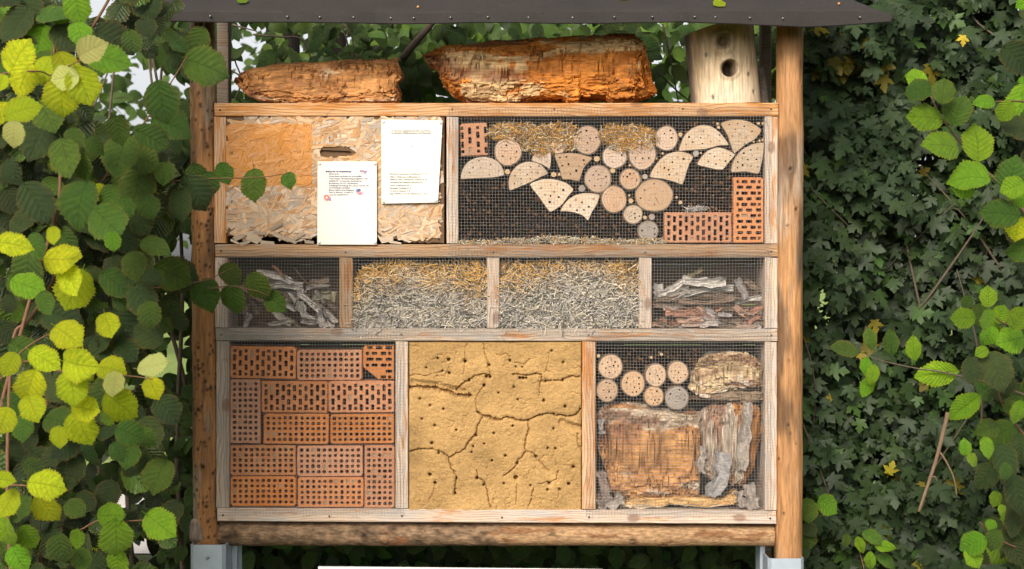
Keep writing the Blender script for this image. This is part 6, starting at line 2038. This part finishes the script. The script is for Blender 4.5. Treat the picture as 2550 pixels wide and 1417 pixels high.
V, F = tube_vf([W(*p, .24) for p in Q5([(520, 1900), (520, 1500), (480, 1300), (450, 1200)])], .003, .0015, 5, 5)
mobj('stem', V, F, 'twig', br, smooth=True)
# single yellow leaves caught on the hedge
for (x, y_, s, a, lb) in ((2213, 1180, 36, -70, 'small yellow leaf caught on the hedge below the dead stick'), (2397, 88, 30, 90, 'orange-yellow maple leaf near the end of the roof')):
    o = bpy.data.objects.new('fallen_leaf', leaf_mesh('maple', 'MY', 1)); C.objects.link(o)
    y = 0.38
    aa = R(a)
    o.matrix_world = leaf_matrix(W(x, y_, y), Vector((math.cos(aa), -.2, -math.sin(aa))), Vector((.2, -1, .4)), s * K(y))
    tag(o, lb, 'leaf')
# dead stick leaning in the hedge
ds = thing('dead_stick', 'bare dead forked stick leaning in the maple hedge', 'stick', tuple(W(2288, 1275, 0.3)))
V, F = tube_vf([W(*p, .3) for p in Q5([(915, 992), (960, 860), (1000, 740), (1040, 620), (1062, 540), (1090, 430), (1112, 340), (1130, 260)])], .0055, .009, 8, 5)
V = np.array(V); V += (vn(V * 90, 3) * 0.0018)[:, None]
mobj('shaft', V, F, 'stick_dead', ds, smooth=True)
V, F = tube_vf([W(*p, .3) for p in Q5([(1072, 555), (1105, 600), (1140, 665), (1165, 720), (1185, 790), (1195, 870)])], .0045, .0025, 7, 5)
mobj('fork', V, F, 'stick_dead', ds, smooth=True)
V, F = tube_vf([W(*p, .295) for p in Q5([(1000, 740), (1035, 735), (1050, 770)])], .003, .0015, 6, 4)
mobj('spur', V, F, 'stick_dead', ds, smooth=True)

# ------------------------------------------------------------------ trees and shrubs behind
def bark_disp(seed, col):
    return lambda P, T, A: (0.012 * fbm(P * (9, 9, 2.5), 4, seed), np.clip(np.array(col) * (1 + 0.8 * fbm(P * (30, 30, 5), 4, seed + 1))[..., None], .008, .5))
def tree(label, px0, px1, y, rad, seed, col, gaps=None, crown=420, lean=0.0, group='tree trunks behind the hotel'):
    cx = W((px0 + px1) / 2, 0, y).x
    t = thing('tree', label, 'tree', (cx, y, 0), group)
    rr = random.Random(seed)
    V, F, cc = cyl_grid((cx, y, 0), (cx + lean, y + .05, 5.2), rad * 1.12, rad * 0.75, 36, 90, bark_disp(seed, col))
    mobj('trunk', V, F, 'trunk', t, smooth=True, col=cc)
    for k in range(5):
        z = rr.uniform(3.0, 4.6); a = rr.uniform(0, 6.28)
        V, F = tube_vf([(cx + lean * z / 5.2, y, z), (cx + .5 * math.cos(a), y + .5 * abs(math.sin(a)), z + .5), (cx + 1.1 * math.cos(a), y + 1.0 * abs(math.sin(a)), z + .9)], rad * .35, rad * .08, 6, 4)
        mobj('limb', V, F, 'twig_grey', t, smooth=True)
    its = []
    for k in range(crown):
        a, q_ = rr.uniform(0, 6.28), rr.random() ** .5
        p = Vector((cx + 1.7 * q_ * math.cos(a), y + 0.9 + 1.4 * q_ * math.sin(a), rr.uniform(3.3, 5.8)))
        its.append((p, Vector((rr.uniform(-1, 1), rr.uniform(-1, 1), -0.8)), Vector((rr.uniform(-.6, .6), rr.uniform(-.6, .2), 1)), rr.uniform(.07, .12), tuple(np.array(LCOL['B']) * rr.uniform(.7, 1.3))))
    leaf_stuff('crown', 'ovate', its, 'leaf_far', t)
tree('straight dark tree trunk behind the shorter log', 655, 745, 1.9, 0.092, 3, (0.020, 0.016, 0.013))
tree('dark leaning trunk next to the straight trunk behind the shorter log', 757, 832, 2.3, 0.082, 5, (0.022, 0.017, 0.013), lean=0.12)
tr = tree('grey trunk with a dark limb behind the gap between the rotten logs', 1018, 1070, 2.1, 0.058, 7, (0.045, 0.036, 0.028), lean=-0.05)

BACKG = [(605, 130, 36, 55), (590, 205, 26, 30), (750, 150, 5, 60), (850, 110, 14, 26), (1680, 230, 28, 30), (1640, 140, 14, 20), (1990, 170, 8, 20)]
def back_shrub(label, x0, x1, y0, y1, d0, d1, n, seed, gaps, cols, n_obj, kind='ovate', L=(0.06, 0.11), stems=4):
    rr = random.Random(seed)
    t = thing('broadleaf_shrub', label, 'shrub', (W((x0 + x1) / 2, 0, (d0 + d1) / 2).x, (d0 + d1) / 2, 0))
    its = []
    gaps2 = [(x, y, rx + 16, ry + 16) for (x, y, rx, ry) in gaps]
    ncl = n // 8
    for k in range(ncl):
        cx_, cy_, cd_ = rr.uniform(x0, x1), rr.uniform(y0, y1), rr.uniform(d0, d1)
        for j in range(8):
            px, py, y = cx_ + rr.gauss(0, 45), cy_ + rr.gauss(0, 42), cd_ + rr.gauss(0, .08)
            if in_gap(px, py + 18, gaps2): continue
            p = W(px, py, y)
            if p.z < 0.02: continue
            a = R(rr.gauss(75, 50))
            c = np.array(rr.choice(cols)) * rr.uniform(.7, 1.3)
            its.append((p, Vector((math.cos(a), rr.uniform(-.6, .3), -math.sin(a))), Vector((rr.uniform(-.7, .7), -1, rr.uniform(-.2, 1.2))), rr.uniform(*L), tuple(c)))
    vis = [it for it in its if 0 < it[0].x / K(it[0].y) + 1275 < 2550 and -20 < 708.5 - (it[0].z - ZC) / K(it[0].y) < 1430]
    vis.sort(key=lambda it: it[0].y)
    sel = vis[:n_obj]; ids = set(map(id, sel))
    for it in sel: put_leaf(t, kind, 'B', it[0], it[1], it[2], it[3])
    leaf_stuff('leaves_behind', kind, [it for it in its if id(it) not in ids], 'leaf_far', t, 8, 2)
    for k in range(stems):
        px, y = rr.uniform(x0, x1), rr.uniform(d0, d1)
        a = W(px, 0, y)
        V, F = tube_vf([(a.x, y, 0), (a.x + rr.uniform(-.1, .1), y, .9), (a.x + rr.uniform(-.2, .2), y, 1.8), (a.x + rr.uniform(-.3, .3), y, 2.8)], .014, .005, 6, 5)
        mobj('stem', V, F, 'twig_grey', t, smooth=True)
    return t
DG, MGc, LG = (0.045, 0.08, 0.02), (0.06, 0.12, 0.025), (0.12, 0.22, 0.035)
back_shrub('broad-leaved shrub showing above the roof-high gap behind the rotten logs', 850, 1960, 20, 330, 0.9, 1.7, 2000, 41, BACKG, (DG, DG, MGc, MGc, LG), 220)
back_shrub('few broad leaves beside the straight dark trunk', 560, 860, 20, 300, 0.9, 1.4, 300, 48, BACKG, (MGc, LG, DG), 60, stems=0)
back_shrub('dark broad-leaved shrub behind the hazel and the pitted post', 60, 600, 330, 1300, 0.5, 1.5, 2600, 42, GAPS + [(430, 600, 60, 60), (455, 330, 30, 60), (420, 640, 70, 45), (455, 880, 26, 40), (285, 1245, 40, 30), (350, 1375, 45, 36)], (DG, DG, DG, MGc), 200)
back_shrub('narrow leafy shrub close behind the pitted post', 385, 500, 20, 640, 0.35, 0.9, 420, 47, GAPS[:5] + [(440, 640, 20, 30)], (DG, MGc, MGc), 120, stems=2)
back_shrub('sparse shrub glimpsed between the pitted post and the dark trunk', 330, 640, -20, 260, 0.8, 1.6, 420, 44, GAPS + BACKG, (MGc, DG, LG), 80, stems=3)
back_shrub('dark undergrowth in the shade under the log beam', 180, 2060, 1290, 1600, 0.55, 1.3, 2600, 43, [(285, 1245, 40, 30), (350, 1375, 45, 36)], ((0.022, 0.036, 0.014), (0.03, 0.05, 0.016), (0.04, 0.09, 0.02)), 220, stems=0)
# dark thicket low behind the hotel closes the view under the beam
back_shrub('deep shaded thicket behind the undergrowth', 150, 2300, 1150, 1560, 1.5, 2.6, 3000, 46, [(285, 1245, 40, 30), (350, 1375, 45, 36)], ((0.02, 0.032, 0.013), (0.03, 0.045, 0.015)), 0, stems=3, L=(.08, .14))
# thin bare stems and wires of growth seen in the gap above the logs
gs = thing('climbing_stems', 'thin bare dark stems crossing the gap under the roof', 'plant', (W(800, 0, .8).x, .8, 0))
for pts in ([(555, 300), (600, 210), (585, 150), (572, 90), (560, 60)], [(630, 86), (700, 92), (745, 94), (765, 120), (775, 150)], [(580, 62), (610, 70), (640, 78)], [(850, 62), (862, 95), (872, 140)], [(860, 60), (880, 110), (880, 230)], [(1000, 150), (1040, 100), (1075, 60), (1100, 20)], [(1640, 180), (1690, 230), (1730, 260)], [(1650, 60), (1672, 160), (1690, 260)], [(545, 160), (600, 190), (640, 230)]):
    V, F = tube_vf([W(p[0], p[1], .8) for p in pts], .0045 if pts[0][0] != 1000 else .018, .0025 if pts[0][0] != 1000 else .012, 5, 5)
    mobj('stem', V, F, 'twig_grey', gs, smooth=True)
# distant trees across the meadow
def far_tree(px, y, h, w, seed, label, n=900):
    cx = W(px, 0, y).x
    t = thing('tree', label, 'tree', (cx, y, 0), 'distant trees')
    rr = random.Random(seed)
    V, F, cc = cyl_grid((cx, y, 0), (cx, y, h * .6), w * .06, w * .03, 12, 10, bark_disp(seed, (.06, .05, .04)))
    mobj('trunk', V, F, 'trunk', t, smooth=True, col=cc)
    its = []
    cl = [(rr.uniform(-.5, .5) * w, rr.uniform(-.4, .4) * w, rr.uniform(.25, .95) * h) for _ in range(22)]
    for k in range(n):
        c = rr.choice(cl)
        p = Vector((cx + c[0] + rr.gauss(0, w * .1), y + c[1] + rr.gauss(0, w * .1), max(.2, c[2] + rr.gauss(0, h * .07))))
        its.append((p, Vector((rr.uniform(-1, 1), rr.uniform(-1, 1), rr.uniform(-1, .3))), Vector((rr.uniform(-1, 1), -1, rr.uniform(0, 1.5))), rr.uniform(.2, .4), tuple(np.array((.07, .13, .03)) * rr.uniform(.6, 1.3))))
    leaf_stuff('crown', 'ovate', its, 'leaf_far', t, 4, 2)
far_tree(262, 15, 4.6, 1.5, 1, 'slender distant tree seen through the hazel', 420)
far_tree(-40, 24, 7, 5, 2, 'broad distant tree behind the hazel')
far_tree(640, 26, 8, 5, 3, 'distant tree glimpsed past the dark trunks')
far_tree(960, 22, 8, 6, 4, 'distant bushy tree behind the rotten logs')
far_tree(1500, 24, 9, 8, 5, 'wide distant tree behind the larger rotten log')
far_tree(1800, 18, 8, 6, 6, 'distant tree behind the barkless log')
far_tree(2150, 20, 7, 7, 8, 'distant tree behind the maple hedge')
# leaves and berries on the roof
def roof_pt(px, t):
    bo, be = eave(px)
    m = W(px, be, EY)
    return Vector((m.x, EY + t, m.z + math.tan(R(30)) * t + 0.006))
for (px, t, s, cls, lb, yaw) in ((598, 0.05, 0.042, 'L', 'small curled pale green leaf lying on the roof felt', 20), (1795, 0.02, 0.05, 'Y', 'brown and yellow leaf with its stalk hanging over the eaves', 15), (1575, 0.075, 0.04, 'Y', 'tiny yellow leaf lying on the roof felt', 100)):
    o = bpy.data.objects.new('fallen_leaf', leaf_mesh('hazel', cls, 2)); C.objects.link(o)
    o.matrix_world = leaf_matrix(roof_pt(px, t) - Vector((.02, 0, -0.006)), Vector((math.cos(R(yaw)), .4, .35)), Vector((0, -.75, .6)), s)
    tag(o, lb, 'leaf')
for (px, t, lb) in ((1040, .02, 'orange berry lying on the roof near the felt seam'), (2094, .03, 'orange berry lying near the end of the roof')):
    p = roof_pt(px, t)
    V, F, _ = cyl_grid(p, p + Vector((0, 0, .0001)), .004, .004, 12, 2)
    th = np.linspace(0, np.pi, 7)
    V = [(p.x + .0045 * math.sin(a) * math.cos(b_), p.y + .0045 * math.sin(a) * math.sin(b_), p.z + .004 + .0045 * math.cos(a)) for a in th for b_ in np.linspace(0, 2 * np.pi, 10, endpoint=False)]
    F = [(i * 10 + k, i * 10 + (k + 1) % 10, (i + 1) * 10 + (k + 1) % 10, (i + 1) * 10 + k) for i in range(6) for k in range(10)]
    tag(mobj('berry', V, F, 'berry', None, smooth=True), lb, 'berry')
